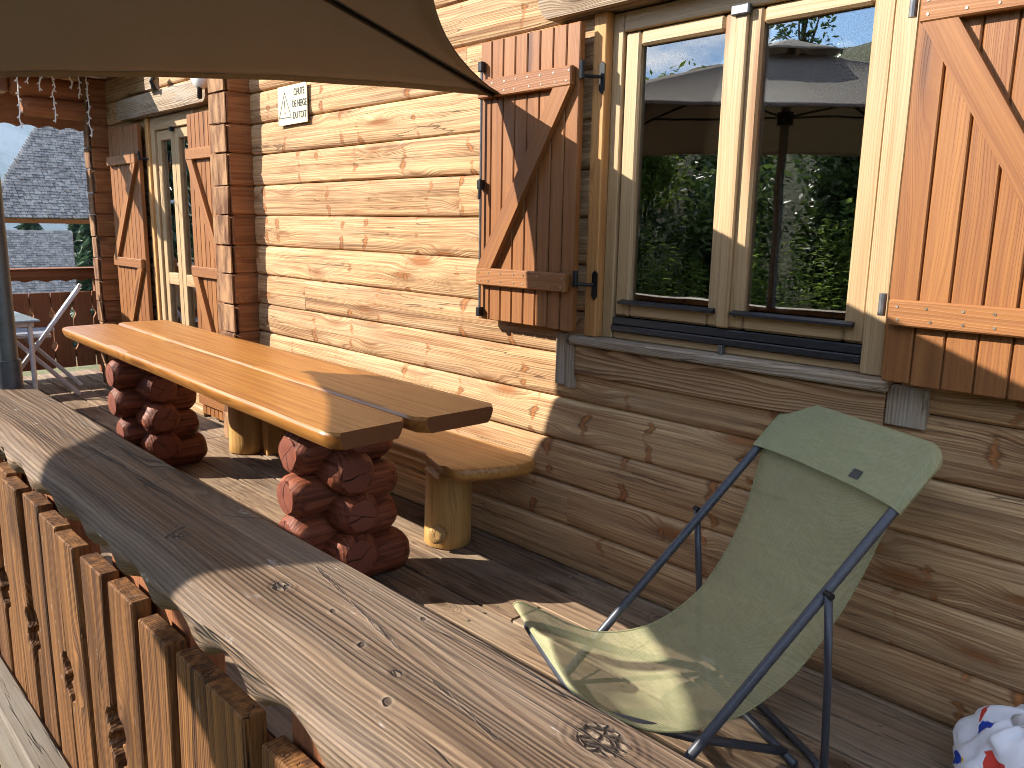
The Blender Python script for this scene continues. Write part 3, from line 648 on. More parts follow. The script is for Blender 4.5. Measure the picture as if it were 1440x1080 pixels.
shutter(-.829,-.315,.920,1.975,7,-.070,False,(1.102,1.822),label='right window shutter with braces, mostly sunlit')
# terrace door and its shutters
shutter(-6.60,-6.00,.06,1.955,8,-.066,True,(.16,.99,1.72),label='shaded shutter left of the terrace door')
shutter(-5.16,-4.67,.055,1.94,8,-.066,False,(.16,.985,1.70),label='shutter right of the terrace door, sun on most of it')
df=MB(); df.box(-5.928,-5.862,-.004,.09,.03,1.985,'z'); df.box(-5.255,-5.192,-.004,.09,.03,1.985,'z'); df.box(-5.861,-5.256,-.004,.09,1.90,1.985,'x'); df.box(-5.861,-5.256,-.02,.09,.005,.055,'x')
door=df.build('door',M['frame'],chalet)
for (a,b) in ((-5.858,-5.560),(-5.556,-5.258)):
    l=MB(); sw=.062
    l.box(a,a+sw,.012,.065,.058,1.897,'z'); l.box(b-sw,b,.012,.065,.058,1.897,'z')
    l.box(a+sw+.001,b-sw-.001,.012,.065,1.83,1.897,'x'); l.box(a+sw+.001,b-sw-.001,.012,.065,.058,.16,'x'); l.box(a+sw+.001,b-sw-.001,.012,.065,.86,.94,'x')
    l.build('door_leaf',M['frame'],door)
    for (z0,z1) in ((.155,.865),(.935,1.835)):
        p=MB(); p.box(a+sw-.005,b-sw+.005,.034,.038,z0,z1,'z',.0005); p.build('pane',M['glass'],door)
for (a,b) in ((-5.80,-5.63),(-5.50,-5.33)):
    cu=MB(); cu.grid(lambda u,v:(a+(b-a)*u,.10+.012*math.sin(u*24),.1+1.75*v),48,2); cu.build('curtain',M['curtain'],door,smooth=True)
dc=MB(); dc.box(-5.575,-5.545,-.014,.010,1.875,1.905,'x',.003); dc.build('door_catch',M['blackmetal'],door)
dj=MB(); dj.box(-5.985,-5.930,-.02,.05,.0,1.99,'z'); dj.build('door_casing',M['casing'],chalet)
dl=MB(); carved(dl,-6.36,-4.84,1.992,2.125,-.075,.09,.045); dl.build('door_lintel',M['oldgrey'],chalet)
# carved block and dark bracket above the door lintel
kb=MB(); kb.prism([(-.05,-.05),(.05,-.05),(.055,.02),(.015,.075),(-.03,.06),(-.055,.01)],(-5.62,-.06,2.18),(1,0,0),(0,0,1),.055); kb.build('carved_block',M['oldgrey'],chalet)
bk=MB(); bk.tube([(-5.56,-.09,2.22),(-5.54,-.12,2.17),(-5.54,-.10,2.12)],.014,8); bk.build('shutter_bracket',M['blackmetal'],chalet); bk=MB(); bk.tube([(-4.80,-.09,2.12),(-4.79,-.13,2.05),(-4.82,-.12,2.0)],.014,8); bk.build('shutter_bracket',M['blackmetal'],chalet)
# porch: two beams, plank ceiling and wavy fascia
for (z,r_,yl) in ((2.235,.075,-.62),(2.095,.07,-.55)):
    b=MB(); b.log((-6.88,yl,z),(-6.88,.05,z),r_,18,.03,.02); b.build('porch_beam',M['porch'],chalet,auto=40)
b=MB(); b.box(-6.95,-6.80,-1.25,-.64,2.17,2.30,'y',.01); b.build('porch_beam',M['table'],chalet)
pc=MB()
for i in range(6): pc.box(-7.9,-5.95,-.82+i*.145,-.68+i*.145,2.335,2.365,'x',.003)
pc.build('porch_ceiling',M['porch'],chalet)
pl=[(0,.33)]+[(1.55*i/60,.022*abs(math.sin(math.pi*i/6))) for i in range(61)]+[(1.55,.33)]
fa=MB(); fa.prism(pl,(-7.62,-1.35,2.015),(0,1,0),(0,0,1),.03); fa.build('porch_fascia',M['porch'],chalet)
# ------------------------------------------------------------------ wall lamp, sign
lm=thing('wall_lamp','white opal wall lamp beside the lintel above the terrace door','lamp',(-4.80,-.10,2.13))
a=MB(); a.tube([(-4.80,.0,2.13),(-4.80,-.06,2.13)],.06,20); a.build('base',M['white'],lm,auto=40)
a=MB(); a.grid(lambda u,v:(-4.80+.085*math.cos(2*math.pi*u)*math.sin(math.pi*v),-.115+.055*math.cos(math.pi*v),2.13+.085*math.sin(2*math.pi*u)*math.sin(math.pi*v)),24,12); a.build('shade',M['lampglass'],lm,smooth=True)
sg=thing('sign','cream rectangular sign with a warning triangle and snowfall text on the log wall','sign',(-3.94,-.012,1.895))
a=MB(); a.prism([(-.147,-.097),(.150,-.094),(.150,.097),(-.147,.097)],(-3.94,-.012,1.895),(1,0,0),(0,0,1),.004); a.build('board',M['signmat'],sg)
def text(s,x,z,h,parent,y=-.0172):
    cu=bpy.data.curves.new('lettering','FONT'); cu.body=s; cu.size=h; cu.align_x='CENTER'; cu.align_y='CENTER'; cu.extrude=.0004; cu.offset=.0005
    o=bpy.data.objects.new('tmp',cu); C.objects.link(o); bpy.context.view_layer.update()
    me=bpy.data.meshes.new_from_object(o); bpy.data.objects.remove(o)
    ob=bpy.data.objects.new('lettering',me); C.objects.link(ob); me.materials.append(M['ink'])
    ob.matrix_world=Matrix.Translation((x,y,z))@Matrix.Rotation(R(90),4,'X')@Matrix.Diagonal((.78,1.12,1,1)); attach(ob,parent); return ob
for i,s_ in enumerate(('CHUTE','DE NEIGE','DU TOIT')): text(s_,-3.865,1.953-i*.057,.043,sg)
text('!',-4.015,1.883,.085,sg)
tri=MB(); T=[Vector((-.062,0,-.05)),Vector((.062,0,-.05)),Vector((0,0,.075))]
for i in range(3):
    p,q=T[i],T[(i+1)%3]; o=Vector((-4.015,-.0168,1.885)); d=q-p; tri.board(o+(p+q)/2,(d.length+.004,.004,.0008),d,(0,1,0) if False else Vector((0,1,0)).cross(d),.0001)
tri.build('warning_triangle',M['ink'],sg)

# ------------------------------------------------------------------ near railing
rail=thing('railing','weathered grey handrail on brown picket fencing at the near edge of the terrace','railing',(-2,-1.8,0))
def handrail(x0,x1,step,ztop,yi,yo,zb,name,mat,parent,amp=.029,lam=.135,axis='x'):
    n=int((x1-x0)/step); vs=[];tcs=[];fs=[]
    ny=14
    prof=[]
    for j in range(ny+1): prof.append((yi+(yo+.060-yi)*j/ny, ztop))
    prof+= [(yo+.046,ztop-.0015),(yo+.034,ztop-.005),(yo+.022,ztop-.011),(yo+.011,ztop-.019),(yo+.004,ztop-.026)]
    k0=len(prof)
    for i in range(n+1):
        x=x0+(x1-x0)*i/n
        sc=zb+(max(-.006,min(.014,.05*(-x-.95))) if axis=='x' else 0)+amp*abs(math.sin(math.pi*x/lam+1.3*mnoise.noise((x*2.1,0,0))))**.9+.008*mnoise.noise((x*1.7,3,0)); sc=min(sc,ztop-.010)
        row=[(y,z) for (y,z) in prof]+[(yo+max(0,.004-(ztop-.026-sc)*.1),min(ztop-.027,sc+.006)),(yo+.004,sc-.001),(yo+.012,sc-.012),(yo+.05,ztop-.075),(yi-.006,ztop-.078),(yi,ztop-.07),(yi,ztop-.006)]
        L=0
        for q,(y,z) in enumerate(row):
            dz=0; dy=0
            if q<k0:
                dz=.0045*mnoise.noise((x*1.3,y*7,5))+.0012*mnoise.noise((x*3,y*60,1)); 
            dy=.006*mnoise.noise((x*1.5,9,q*.02))
            if q: L+=math.hypot(y-row[q-1][0],z-row[q-1][1])
            vs.append((x,y+dy,z+dz) if axis=='x' else (y+dy,x,z+dz)); tcs.append((x,L,0))
        m=len(row)
    for i in range(n):
        for j in range(m):
            j2=(j+1)%m; fs.append((i*m+j,i*m+j2,(i+1)*m+j2,(i+1)*m+j))
    fs.append(tuple(range(m))); fs.append(tuple(n*m+j for j in range(m))[::-1])
    mb=MB(); mb.add(vs,fs,tcs,.41); return mb.build(name,mat,parent,auto=55)
hr=handrail(-7.5,.9,.012,.9,-1.715,-1.884,.840,'handrail',M['rail'],rail)
for x in (-5.9,-4.4,-3.1,-1.92,-1.295,-.70,.1):
    p=MB(); w_=.20 if x<-1.5 else (.165 if x<-1 else .12)
    p.box(x-w_,x+w_,-1.775,-1.718,.0,.835,'z',.004)
    p.build('post',M['farrail'],rail)
x=-7.4; i=0; x=-.82-.131*51
while x<.8:
    w_=.109; zt=.715+.012*math.sin(x*2)+ (-.02*(x+1) if x<0 else 0)*.9+random.uniform(-.010,.010); zt=min(zt,.80)
    r_=i%2==0
    nz_=.425+random.uniform(-.004,.004)
    notch=[(0,.0),(-.004,.012),(-.024,.02),(-.030,.035),(-.020,.052),(-.008,.056),(-.026,.066),(-.034,.082),(-.022,.10),(-.002,.106),(0,.118)]
    if r_: poly=[(0,.06),(w_,.06)]+[(w_+a,nz_-.06+b) for a,b in notch]+[(w_,zt),(0,zt)]
    else: poly=[(0,.06),(w_,.06),(w_,zt),(0,zt)]+[(-a,nz_-.06+b) for a,b in notch[::-1]]
    p=MB(); p.prism([(a,b) for a,b in poly],(x+random.uniform(-.003,.003),-1.790,0),(1,0,random.uniform(-.012,.012)),(random.uniform(-.012,.012),random.uniform(-.01,.01),1),.031,g=(0,1))
    o=p.build('picket',M['picket'],rail)
    bv=o.modifiers.new('b','BEVEL'); bv.width=.0025; bv.segments=1; bv.limit_method='ANGLE'
    x+=.131; i+=1
for z in (.12,.60):
    p=MB(); p.box(-7.4,.8,-1.788,-1.7765,z,z+.06,'x',.003); p.build('back_rail',M['farrail'],rail)
kb_=MB(); kb_.box(-7.4,.8,-1.885,-1.822,.035,.205,'x',.006,rn=.3); kb_.build('bottom_beam',M['kick'],rail)

# far railing across the end of the terrace
fr_=thing('railing','brown carved plank railing closing the far end of the terrace','railing',(-7.42,-.9,0))
handrail(-1.8,.25,.02,.9,-7.49,-7.36,.80,'handrail',M['farrail'],fr_,.02,.13,axis='y')
yy=-1.75; i=0
while yy<.2:
    w_=.145
    n1=[(0,.0),(-.012,.02),(-.020,.04),(-.012,.06),(0,.08)]
    q=[(0,.07),(w_,.07)]+[(w_+a,.22+b) for a,b in n1]+[(w_+a,.48+b) for a,b in n1]+[(w_,.70),(0,.70)]+[(-a,.48+b) for a,b in n1[::-1]]+[(-a,.22+b) for a,b in n1[::-1]]
    p=MB(); p.prism(q,(-7.435,yy,0),(0,1,0),(0,0,1),.026,g=(0,1)); p.build('picket',M['farrail'],fr_); yy+=.157
for z in (.15,.60):
    p=MB(); p.box(-7.462,-7.437,-1.75,.2,z,z+.07,'y'); p.build('back_rail',M['farrail'],fr_)
for y in (-1.75,-.72,.0):
    p=MB(); p.box(-7.46,-7.40,y,y+.07,.0,.797,'z'); p.build('post',M['farrail'],fr_)

# ------------------------------------------------------------------ picnic table
tb=thing('picnic_table','long picnic table with two honey coloured planks on red brown log pedestals','table',(-3.35,-.73,0))
def slab(mb,corn,zt,th,nl=60,nw=8,round_=.02,wav=.006,seed=1,under=.035,cr=.05):
    """live-edge slab: corn = far-left-front, right-front, right-back, left-back (x,y)"""
    (ax,ay),(bx,by),(cx_,cy_),(dx,dy)=corn; off=seed*11.3
    prof=[]                                                # (t across 0..1, inset fraction, z)
    k=5
    for i in range(k+1):
        a=math.pi/2*i/k; prof.append((0,under*(1-math.sin(a)) if i<k else 0, -th+th*.75*(i/k)))
    edge=[(under,-th),(under*.45,-th*.72),(under*.12,-th*.42),(0,-th*.2),(.002,-.006),(.008,0)]
    rows=[]
    vs=[];tcs=[];fs=[]
    W_=math.hypot(dx-ax,dy-ay)
    ring=[(i_,z) for (i_,z) in edge]
    inner=[j/nw for j in range(1,nw)]
    m=0
    for i in range(nl+1):
        s_=i/nl
        # rounded corners at both ends
        L_=math.hypot(bx-ax,by-ay); e=min(s_,1-s_)*L_
        ins=0
        if e<cr: ins=cr-math.sqrt(max(0,cr*cr-(cr-e)**2))
        fx,fy=ax+(bx-ax)*s_,ay+(by-ay)*s_; gx,gy=dx+(cx_-dx)*s_,dy+(cy_-dy)*s_
        ux,uy=(gx-fx),(gy-fy); l=math.hypot(ux,uy); ux/=l; uy/=l
        wf_=wav*(mnoise.noise((s_*L_*1.6,off,0))+.4*mnoise.noise((s_*L_*5,off,3))); wb_=wav*(mnoise.noise((s_*L_*1.6,off,9))+.4*mnoise.noise((s_*L_*5,off,13)))
        pts=[]
        for (q,z) in ring: pts.append((ins+q+wf_,z))
        for q in inner: pts.append((ins+.008+(l-2*ins-.016)*q,.0008*mnoise.noise((s_*L_*2,q*4,off))))
        for (q,z) in ring[::-1]: pts.append((l-ins-q+wb_,z))
        for (q,z) in pts:
            vs.append((fx+ux*q,fy+uy*q,zt+z)); tcs.append((s_*L_,q,z))
        m=len(pts)
    for i in range(nl):
        for j in range(m):
            j2=(j+1)%m; fs.append((i*m+j,i*m+j2,(i+1)*m+j2,(i+1)*m+j))
    fs.append(tuple(range(m))); fs.append(tuple(nl*m+j for j in range(m))[::-1])
    mb.add(vs,fs,tcs,seed*.17%1)
a=MB(); slab(a,[(-4.835,-.955),(-1.915,-1.055),(-1.925,-.765),(-4.86,-.672)],.72,.052,80,8,seed=3,wav=.007,cr=.03,under=.02); a.build('plank',M['table'],tb,auto=45)
a=MB(); slab(a,[(-4.86,-.664),(-1.905,-.757),(-1.895,-.430),(-4.845,-.378)],.722,.052,80,8,seed=8,wav=.006,cr=.03,under=.02); a.build('plank',M['table'],tb,auto=45)
def pedestal(cx_,cy_,seed):
    pd=thing('pedestal_tmp',None,None) if False else None
    base=MB(); base.box(cx_-.05,cx_+.05,cy_-.05,cy_+.05,.02,.655,'z',.01); root=base.build('pedestal',M['redlog'],tb)
    rr=random.Random(seed)
    Lx=[.19,.20,.18,.28]; 
    for i,z in enumerate((.078,.228,.378,.528)):
        l0=.185+rr.uniform(-.02,.02); l1=.215+rr.uniform(-.02,.02)+(.05 if i==0 else 0)
        x_=cx_+rr.uniform(-.012,.012); r_=.081+rr.uniform(-.004,.004); m=MB(); m.log((x_,cy_-l0,z),(x_,cy_+l1,z),r_,30,.035,.085,ell=1.04); m.build('log',M['redlog'],root,auto=35)
        for sg_,y_ in ((-1,cy_-l0),(1,cy_+l1)):
            m=MB(); m.endcap((x_,y_,z),(0,sg_,0),r_*.70,i*3.1+seed+sg_); m.build('log_end',M['redend'],root,auto=45)
    for i,z in enumerate((.153,.303,.453,.590)):
        l0=.22+rr.uniform(-.02,.03)+(.13 if i==3 else 0); l1=.17+rr.uniform(-.015,.02)
        y_=cy_+rr.uniform(-.012,.012); r_=.083+rr.uniform(-.004,.004)-(.008 if i==3 else 0); m=MB(); m.log((cx_-l0,y_,z),(cx_+l1,y_,z),r_,30,.035,.085,ell=1.06); m.build('log',M['redlog'],root,auto=35)
        for sg_,x_ in ((-1,cx_-l0),(1,cx_+l1)):
            m=MB(); m.endcap((x_,y_,z),(sg_,0,0),r_*.71,i*2.3+seed+sg_*5); m.build('log_end',M['redend'],root,auto=45)
pedestal(-2.43,-.73,5); pedestal(-4.28,-.70,9)

# ------------------------------------------------------------------ bench
bn=thing('bench','low golden wood bench on round log legs between the table and the log wall','bench',(-3.2,-.2,0))
a=MB()
def bench_outline():
    top=[(-2.10,-.045),(-2.075,-.10),(-2.09,-.17),(-2.12,-.25),(-2.17,-.35),(-2.21,-.378),(-2.27,-.372),(-2.33,-.35),(-2.41,-.325),(-2.55,-.318),(-2.9,-.33),(-3.4,-.34),(-3.9,-.33),(-4.4,-.34),(-4.5,-.29),(-4.52,-.1),(-4.48,-.03),(-3.6,-.022),(-2.8,-.022),(-2.25,-.022),(-2.15,-.026)]
    pts=[]; n=len(top)
    for i in range(n):                                      # Catmull-Rom
        p0,p1,p2,p3=[Vector((*top[(i+k)%n],0)) for k in (-1,0,1,2)]
        seg=max(2,int((p2-p1).length/.03))
        for k in range(seg):
            t=k/seg; pts.append(.5*((2*p1)+(-p0+p2)*t+(2*p0-5*p1+4*p2-p3)*t*t+(-p0+3*p1-3*p2+p3)*t**3))
    return pts
pts=bench_outline(); n=len(pts); ctr=Vector((-3.2,-.2,0)); vs=[];tcs=[];fs=[]
lev=[(.020,.366),(.006,.374),(.0,.388),(.0,.405),(.004,.415),(.011,.419)]
def inset(i,d):
    t=(pts[(i+1)%n]-pts[i-1]).normalized(); nrm=Vector((-t.y,t.x,0))
    if (ctr-pts[i]).dot(nrm)<0: nrm=-nrm
    return pts[i]+nrm*d
for (d,z) in lev:
    for i in range(n):
        p=inset(i,d); vs.append((p.x,p.y,z)); tcs.append((p.x,p.y,z))
for j in range(len(lev)-1):
    for i in range(n):
        i2=(i+1)%n; fs.append((j*n+i,j*n+i2,(j+1)*n+i2,(j+1)*n+i))
fs.append(tuple(range(n))[::-1]); fs.append(tuple((len(lev)-1)*n+i for i in range(n)))
a.add(vs,fs,tcs,.62); a.build('seat',M['bench'],bn,auto=40)
for x_ in (-2.475,-4.30):
    m=MB(); m.log((x_,-.175,0.001),(x_+.01,-.175,.366),.098,32,.006,.03,taper=.97); lg=m.build('leg',M['benchleg'],bn,smooth=True)
    if x_>-3:
        k=MB(); k.log((x_+.045,-.255,.075),(x_+.068,-.293,.075),.038,20,.008,.04); k.endcap((x_+.068,-.293,.075),(.5,-.85,0),.029,3.3); k.build('knot_stub',M['goldend'],lg,auto=45)
m=MB(); m.box(-4.17,-4.12,-.14,-.03,.0,.30,'z',.005); m.build('brace_block',M['benchleg'],bn)

# ------------------------------------------------------------------ parasol
PX,PY=-2.20,-1.752
pa=thing('parasol','large taupe square parasol standing through the handrail','parasol',(PX,PY,0))
HD=1.715; ZE=1.775; ZA=2.21
ang0=R(4)
cor=[Vector((PX+HD*math.sin(k*math.pi/2-ang0)*1.0,PY+HD*math.cos(k*math.pi/2-ang0),ZE)) for k in range(4)]   # C1 wall, C4 right, C3 outside, C2 left
cor[3].z-=.032
apex=Vector((PX,PY,ZA))
a=MB(); a.tube([(PX,PY,.902),(PX,PY,2.24)],.0225,24); po=a.build('pole',M['pole'],pa,auto=40)
a=MB(); a.tube([(PX,PY,.02),(PX,PY,.965)],.0275,24); a.build('collar',M['tubegrey'],pa,auto=40)
a=MB(); a.tube([(PX,PY,.0),(PX,PY,.03),(PX,PY,.05)],.11,28); a.build('base',M['pole'],pa,auto=40)
cm_=MB(); NU=28; NV=14
SAGE=.20
for k in range(4):
    A,B=cor[k],cor[(k+1)%4]
    def fn_(A,B,k,u,v):
        e=A.lerp(B,u); mid=4*u*(1-u)
        inw=(Vector((PX,PY,ZE))-A.lerp(B,.5)).normalized()
        e=e+inw*SAGE*mid+Vector((0,0,.020*mid))
        p=apex.lerp(e,max(v,.10)); sag=-.02*math.sin(math.pi*v)*mid
        return p+Vector((0,0,sag+(.007*mnoise.noise((p.x*3,p.y*3,k))+.0025*mnoise.noise((p.x*11,p.y*11,k)))*mid))
    def fn(u,v,A=A,B=B,k=k): return fn_(A,B,k,u,v)
    cm_.grid(fn,NU,NV,lambda u,v:(u,v,0),.5)
can=cm_.build('canopy',M['canvas'],pa,smooth=True)
for k in range(4):
    A,B=cor[k],cor[(k+1)%4]; hm=MB()
    hm.grid(lambda u,v: Vector(fn_(A,B,k,u,.968+.031*v))-Vector((0,0,.0032)),30,2,lambda u,v:(u,v,0),.5); hm.build('hem',M['canvas'],can,smooth=True)
sd_=can.modifiers.new('s','SOLIDIFY'); sd_.thickness=.0015
for k in range(4):
    r=MB(); d=(cor[k]-apex); off=Vector((0,0,-.016)); r.tube([apex+d*.03+off,apex+d*.993+off],.0085,8); r.build('rib',M['blackmetal'],pa,auto=40)
    r=MB(); pk=[apex+d*t+Vector((0,0,-.003)) for t in (.90,.95,1.004)]; sdv=d.cross(Vector((0,0,1))).normalized()
    r.board(apex+d*.957+Vector((0,0,-.004)),(.15,.045,.003),d,sdv,.001); r.build('corner_pocket',M['canvas'],pa)
    r=MB(); mid=apex+d*.52+off; r.tube([(PX,PY,1.93)+0*d if False else Vector((PX,PY,1.88)),mid],.006,8); r.build('strut',M['blackmetal'],pa,auto=40)
a=MB(); a.tube([(PX,PY,1.84),(PX,PY,1.91)],.04,18); a.build('hub',M['blackmetal'],pa,auto=40)
a=MB()
vc=[apex+(c-apex)*.17+Vector((0,0,.045)) for c in cor]; top=apex+Vector((0,0,.055))
for k in range(4):
    A,B=vc[k],vc[(k+1)%4]; a.grid(lambda u,v:top.lerp(A.lerp(B,u)+(apex-A.lerp(B,.5)).normalized()*.02*4*u*(1-u)*0,v),6,4)
vt=a.build('vent_cap',M['canvas'],pa,smooth=True); q=vt.modifiers.new('s','SOLIDIFY'); q.thickness=.0015

# ------------------------------------------------------------------ deck chair
th=1.107; FD=Vector((math.cos(th),math.sin(th),0)); WD=Vector((FD.y,-FD.x,0)); B0=Vector((-1.18,-.72,0)); ph=.829
dch=thing('deck_chair','reclining deck chair with green mesh fabric on dark grey tubes in front of the window','deck chair',B0)
def cp(s,l,z): return B0+FD*s+WD*l+Vector((0,0,z))
HWc=.275; ca,sa_=math.cos(ph),math.sin(ph)
def railp(t,l,dz=0): return cp(t*ca,l,.02+t*sa_+dz)
a=MB(); pth=[railp(0,-HWc,-.0)]+[railp(t,-HWc) for t in (.2,.5,.8,.93)]
for i in range(1,6):
    an=math.pi/2*i/6; pth.append(railp(.93+.115*math.sin(an),-HWc+.07*(1-math.cos(an))))
pth+= [railp(1.045,l) for l in (-.1,0,.1)]
for i in range(5,0,-1):
    an=math.pi/2*i/6; pth.append(railp(.93+.115*math.sin(an),HWc-.07*(1-math.cos(an))))
pth+=[railp(t,HWc) for t in (.93,.8,.5,.2)]+[railp(0,HWc)]
a.tube(pth,.0125,14); a.build('back_frame',M['tubegrey'],dch,smooth=True)
a=MB(); a.tube([railp(0,-HWc),railp(0,HWc)],.0125,14); a.build('front_foot_bar',M['tubegrey'],dch,smooth=True)
for l in (-HWc-.02,HWc+.02):
    a=MB(); a.tube([railp(.614,l,.012),cp(.437,l,.25),cp(.450,l,.045),cp(.452,l*.985,.02)],.0095,12); lg=a.build('prop_leg',M['tubegrey'],dch,smooth=True)
    a=MB(); p=railp(.614,l*1.0,.012); a.tube([p-WD*.011,p+WD*.011],.0085,12); a.build('pivot_bolt',M['blackmetal'],lg,auto=40)
a=MB(); a.tube([cp(.452,-HWc-.01,.016),cp(.47,-HWc+.05,.013),cp(.475,0,.013),cp(.47,HWc-.05,.013),cp(.452,HWc+.01,.016)],.0105,12); a.build('prop_foot_bar',M['tubegrey'],dch,smooth=True)
a=MB(); q=[cp(.41,-.20,.022),cp(.14,-.205,.115),cp(-.10,-.21,.222)]
for i in range(1,6):
    an=math.pi/2*i/6; q.append(cp(-.10-.05*math.sin(an),-.21+.05*(1-math.cos(an)),.215+.035*math.sin(an)))
q+= [cp(-.150,l,.250) for l in (-.1,0,.1)]
for i in range(5,0,-1):
    an=math.pi/2*i/6; q.append(cp(-.10-.05*math.sin(an),.21-.05*(1-math.cos(an)),.215+.035*math.sin(an)))
q+=[cp(-.10,.21,.222),cp(.14,.205,.115),cp(.41,.20,.022)]
a.tube(q,.0115,14); a.build('seat_frame',M['tubegrey'],dch,smooth=True)
a=MB(); a.tube([cp(.41,-.24,.014),cp(.41,.24,.014)],.0115,12); a.build('seat_foot_bar',M['tubegrey'],dch,smooth=True)
# hanging fabric: from the top bar down to the seat and up to the front bar
K=[(.672,.770),(.646,.735),(.616,.685),(.584,.600),(.546,.490),(.49,.380),(.41,.270),(.31,.197),(.21,.162),(.10,.162),(.0,.192),(-.08,.236),(-.145,.274),(-.162,.266)]
HWk=[.285,.284,.276,.255,.243,.234,.229,.229,.233,.240,.249,.258,.264,.266]
def crom(arr,t):
    n=len(arr)-1; x=min(max(t*n,0),n-1e-6); i=int(x); f=x-i; g_=lambda j:arr[min(max(j,0),n)]
    p0,p1,p2,p3=g_(i-1),g_(i),g_(i+1),g_(i+2)
    return .5*((2*p1)+(-p0+p2)*f+(2*p0-5*p1+4*p2-p3)*f*f+(-p0+3*p1-3*p2+p3)*f**3)
Ks=[k[0] for k in K]; Kz=[k[1] for k in K]
def fab(u,v):
    s_=crom(Ks,v); z=crom(Kz,v); hw=crom(HWk,v); l=-1+2*u
    sag=-.022*(1-l*l)*math.sin(math.pi*min(1,v*1.05)); 
    wr=0
    if v>.72: wr=.010*math.sin(l*5.2+v*9)*math.sin(math.pi*(v-.72)/.28)+.016*math.exp(-((l+.25-(v-.8)*1.6)/.16)**2)*math.sin(math.pi*(v-.70)/.30)
    return cp(s_+sag*.5,l*hw,z+sag*.8+wr)
a=MB(); a.grid(fab,40,90,lambda u,v:(v*1.35,u*.5,0)); fb=a.build('fabric',M['mesh'],dch,smooth=True)
# pocket that wraps the top bar
def pocket(side):
    def f(u,v):
        l=(-1+2*u); ll=l*(HWc+.019)
        rad=.0175
        e=abs(ll); rc=.065
        top=1.055
        if e>HWc+.019-rc: top=1.055-rc+math.sqrt(max(0,rc*rc-(e-(HWc+.019-rc))**2))
        t0=.885-.012*(abs(l)**3)
        t=t0+(top+.016-t0)*v
        thick=rad*math.sqrt(max(0,1-max(0,(v-.93)/.07)**2)) if v>.93 else rad
        edge=math.sqrt(max(0,1-max(0,(abs(l)-.93)/.07)**2))
        return railp(t,ll,0)+ (Vector((0,0,1))*ca-FD*sa_)*side*thick*edge*(1 if side>0 else 1)
    return f
a=MB(); a.grid(pocket(1),90,20,lambda u,v:(v*.22,u*.58,.6)); a.grid(pocket(-1),90,20,lambda u,v:(v*.22,u*.58,.6)); 
pk=a.build('top_pocket',M['mesh'],fb,smooth=True)
a=MB(); pL=railp(.915,.125,.0)+(Vector((0,0,1))*ca-FD*sa_)*.0195; a.board(pL,(.032,.026,.001),WD+FD*.0,(FD*ca+Vector((0,0,sa_))),.0002); a.build('fabric_tag',M['ink'],fb)
for u in (0.,1.):
    a=MB(); a.tube([fab(u,v/60) for v in range(61)],.0028,6); a.build('fabric_hem',M['mesh'],fb,smooth=True)

# ------------------------------------------------------------------ folding chair, glass table
fc=thing('folding_chair','grey folding garden chair with sling seat at the far end of the terrace','chair',(-6.6,-.65,0))
F=Vector((-.30,-.954,0)).normalized(); Sd=Vector((F.y,-F.x,0)); O=Vector((-6.50,-.43,0))
def fp(s,l,z): return O+F*s+Sd*l+Vector((0,0,z))
for l in (0,.44):
    b=MB(); b.board((fp(-.05,l,.80)+fp(.52,l,.015))/2,((fp(-.05,l,.80)-fp(.52,l,.015)).length,.030,.022),fp(-.05,l,.80)-fp(.52,l,.015),Sd.cross(Vector((0,0,1))),.006); b.build('back_leg',M['chairgrey'],fc)
    b=MB(); l2=l+(.026 if l==0 else -.026); b.board((fp(0,l2,.0)+fp(.40,l2,.44))/2,((fp(0,l2,.0)-fp(.40,l2,.44)).length,.030,.022),fp(.40,l2,.44)-fp(0,l2,0),Sd.cross(Vector((0,0,1))),.006); b.build('front_leg',M['chairgrey'],fc)
    b=MB(); b.board((fp(.17,l2,.455)+fp(.50,l2,.455))/2,(.36,.03,.022),F,Vector((0,0,1)),.006); b.build('seat_rail',M['chairgrey'],fc)
b=MB(); b.grid(lambda u,v:fp(.17+.33*v,.02+.40*u,.468-.012*math.sin(math.pi*u)),8,8); q=b.build('seat',M['sling'],fc,smooth=True); q.modifiers.new('s','SOLIDIFY').thickness=.004
b=MB(); b.grid(lambda u,v:fp(-.03+.16*(1-v),.0+.44*u,.575+.215*v),8,8); q=b.build('backrest',M['slingw'],fc,smooth=True); q.modifiers.new('s','SOLIDIFY').thickness=.006
gt=thing('garden_table','glass topped garden table beside the folding chair','table',(-6.2,-1.25,0))
b=MB(); b.box(-6.75,-5.62,-1.66,-.86,.668,.680,'x',.003); b.build('table_top',M['tglass'],gt)
b=MB(); b.box(-6.72,-5.65,-1.63,-1.60,.635,.667,'x'); b.box(-6.72,-5.65,-.92,-.89,.635,.667,'x'); b.box(-6.72,-6.69,-1.60,-.92,.635,.667,'y'); b.box(-5.68,-5.65,-1.60,-.92,.635,.667,'y'); b.build('frame',M['chairgrey'],gt)
for x_ in (-6.70,-5.67):
    for y_ in (-1.61,-.91):
        b=MB(); b.tube([(x_,y_,.0),(x_,y_,.634)],.015,12); b.build('leg',M['chairgrey'],gt,auto=40)
pot=tag(MB().build('x',M['white']),None) if False else None

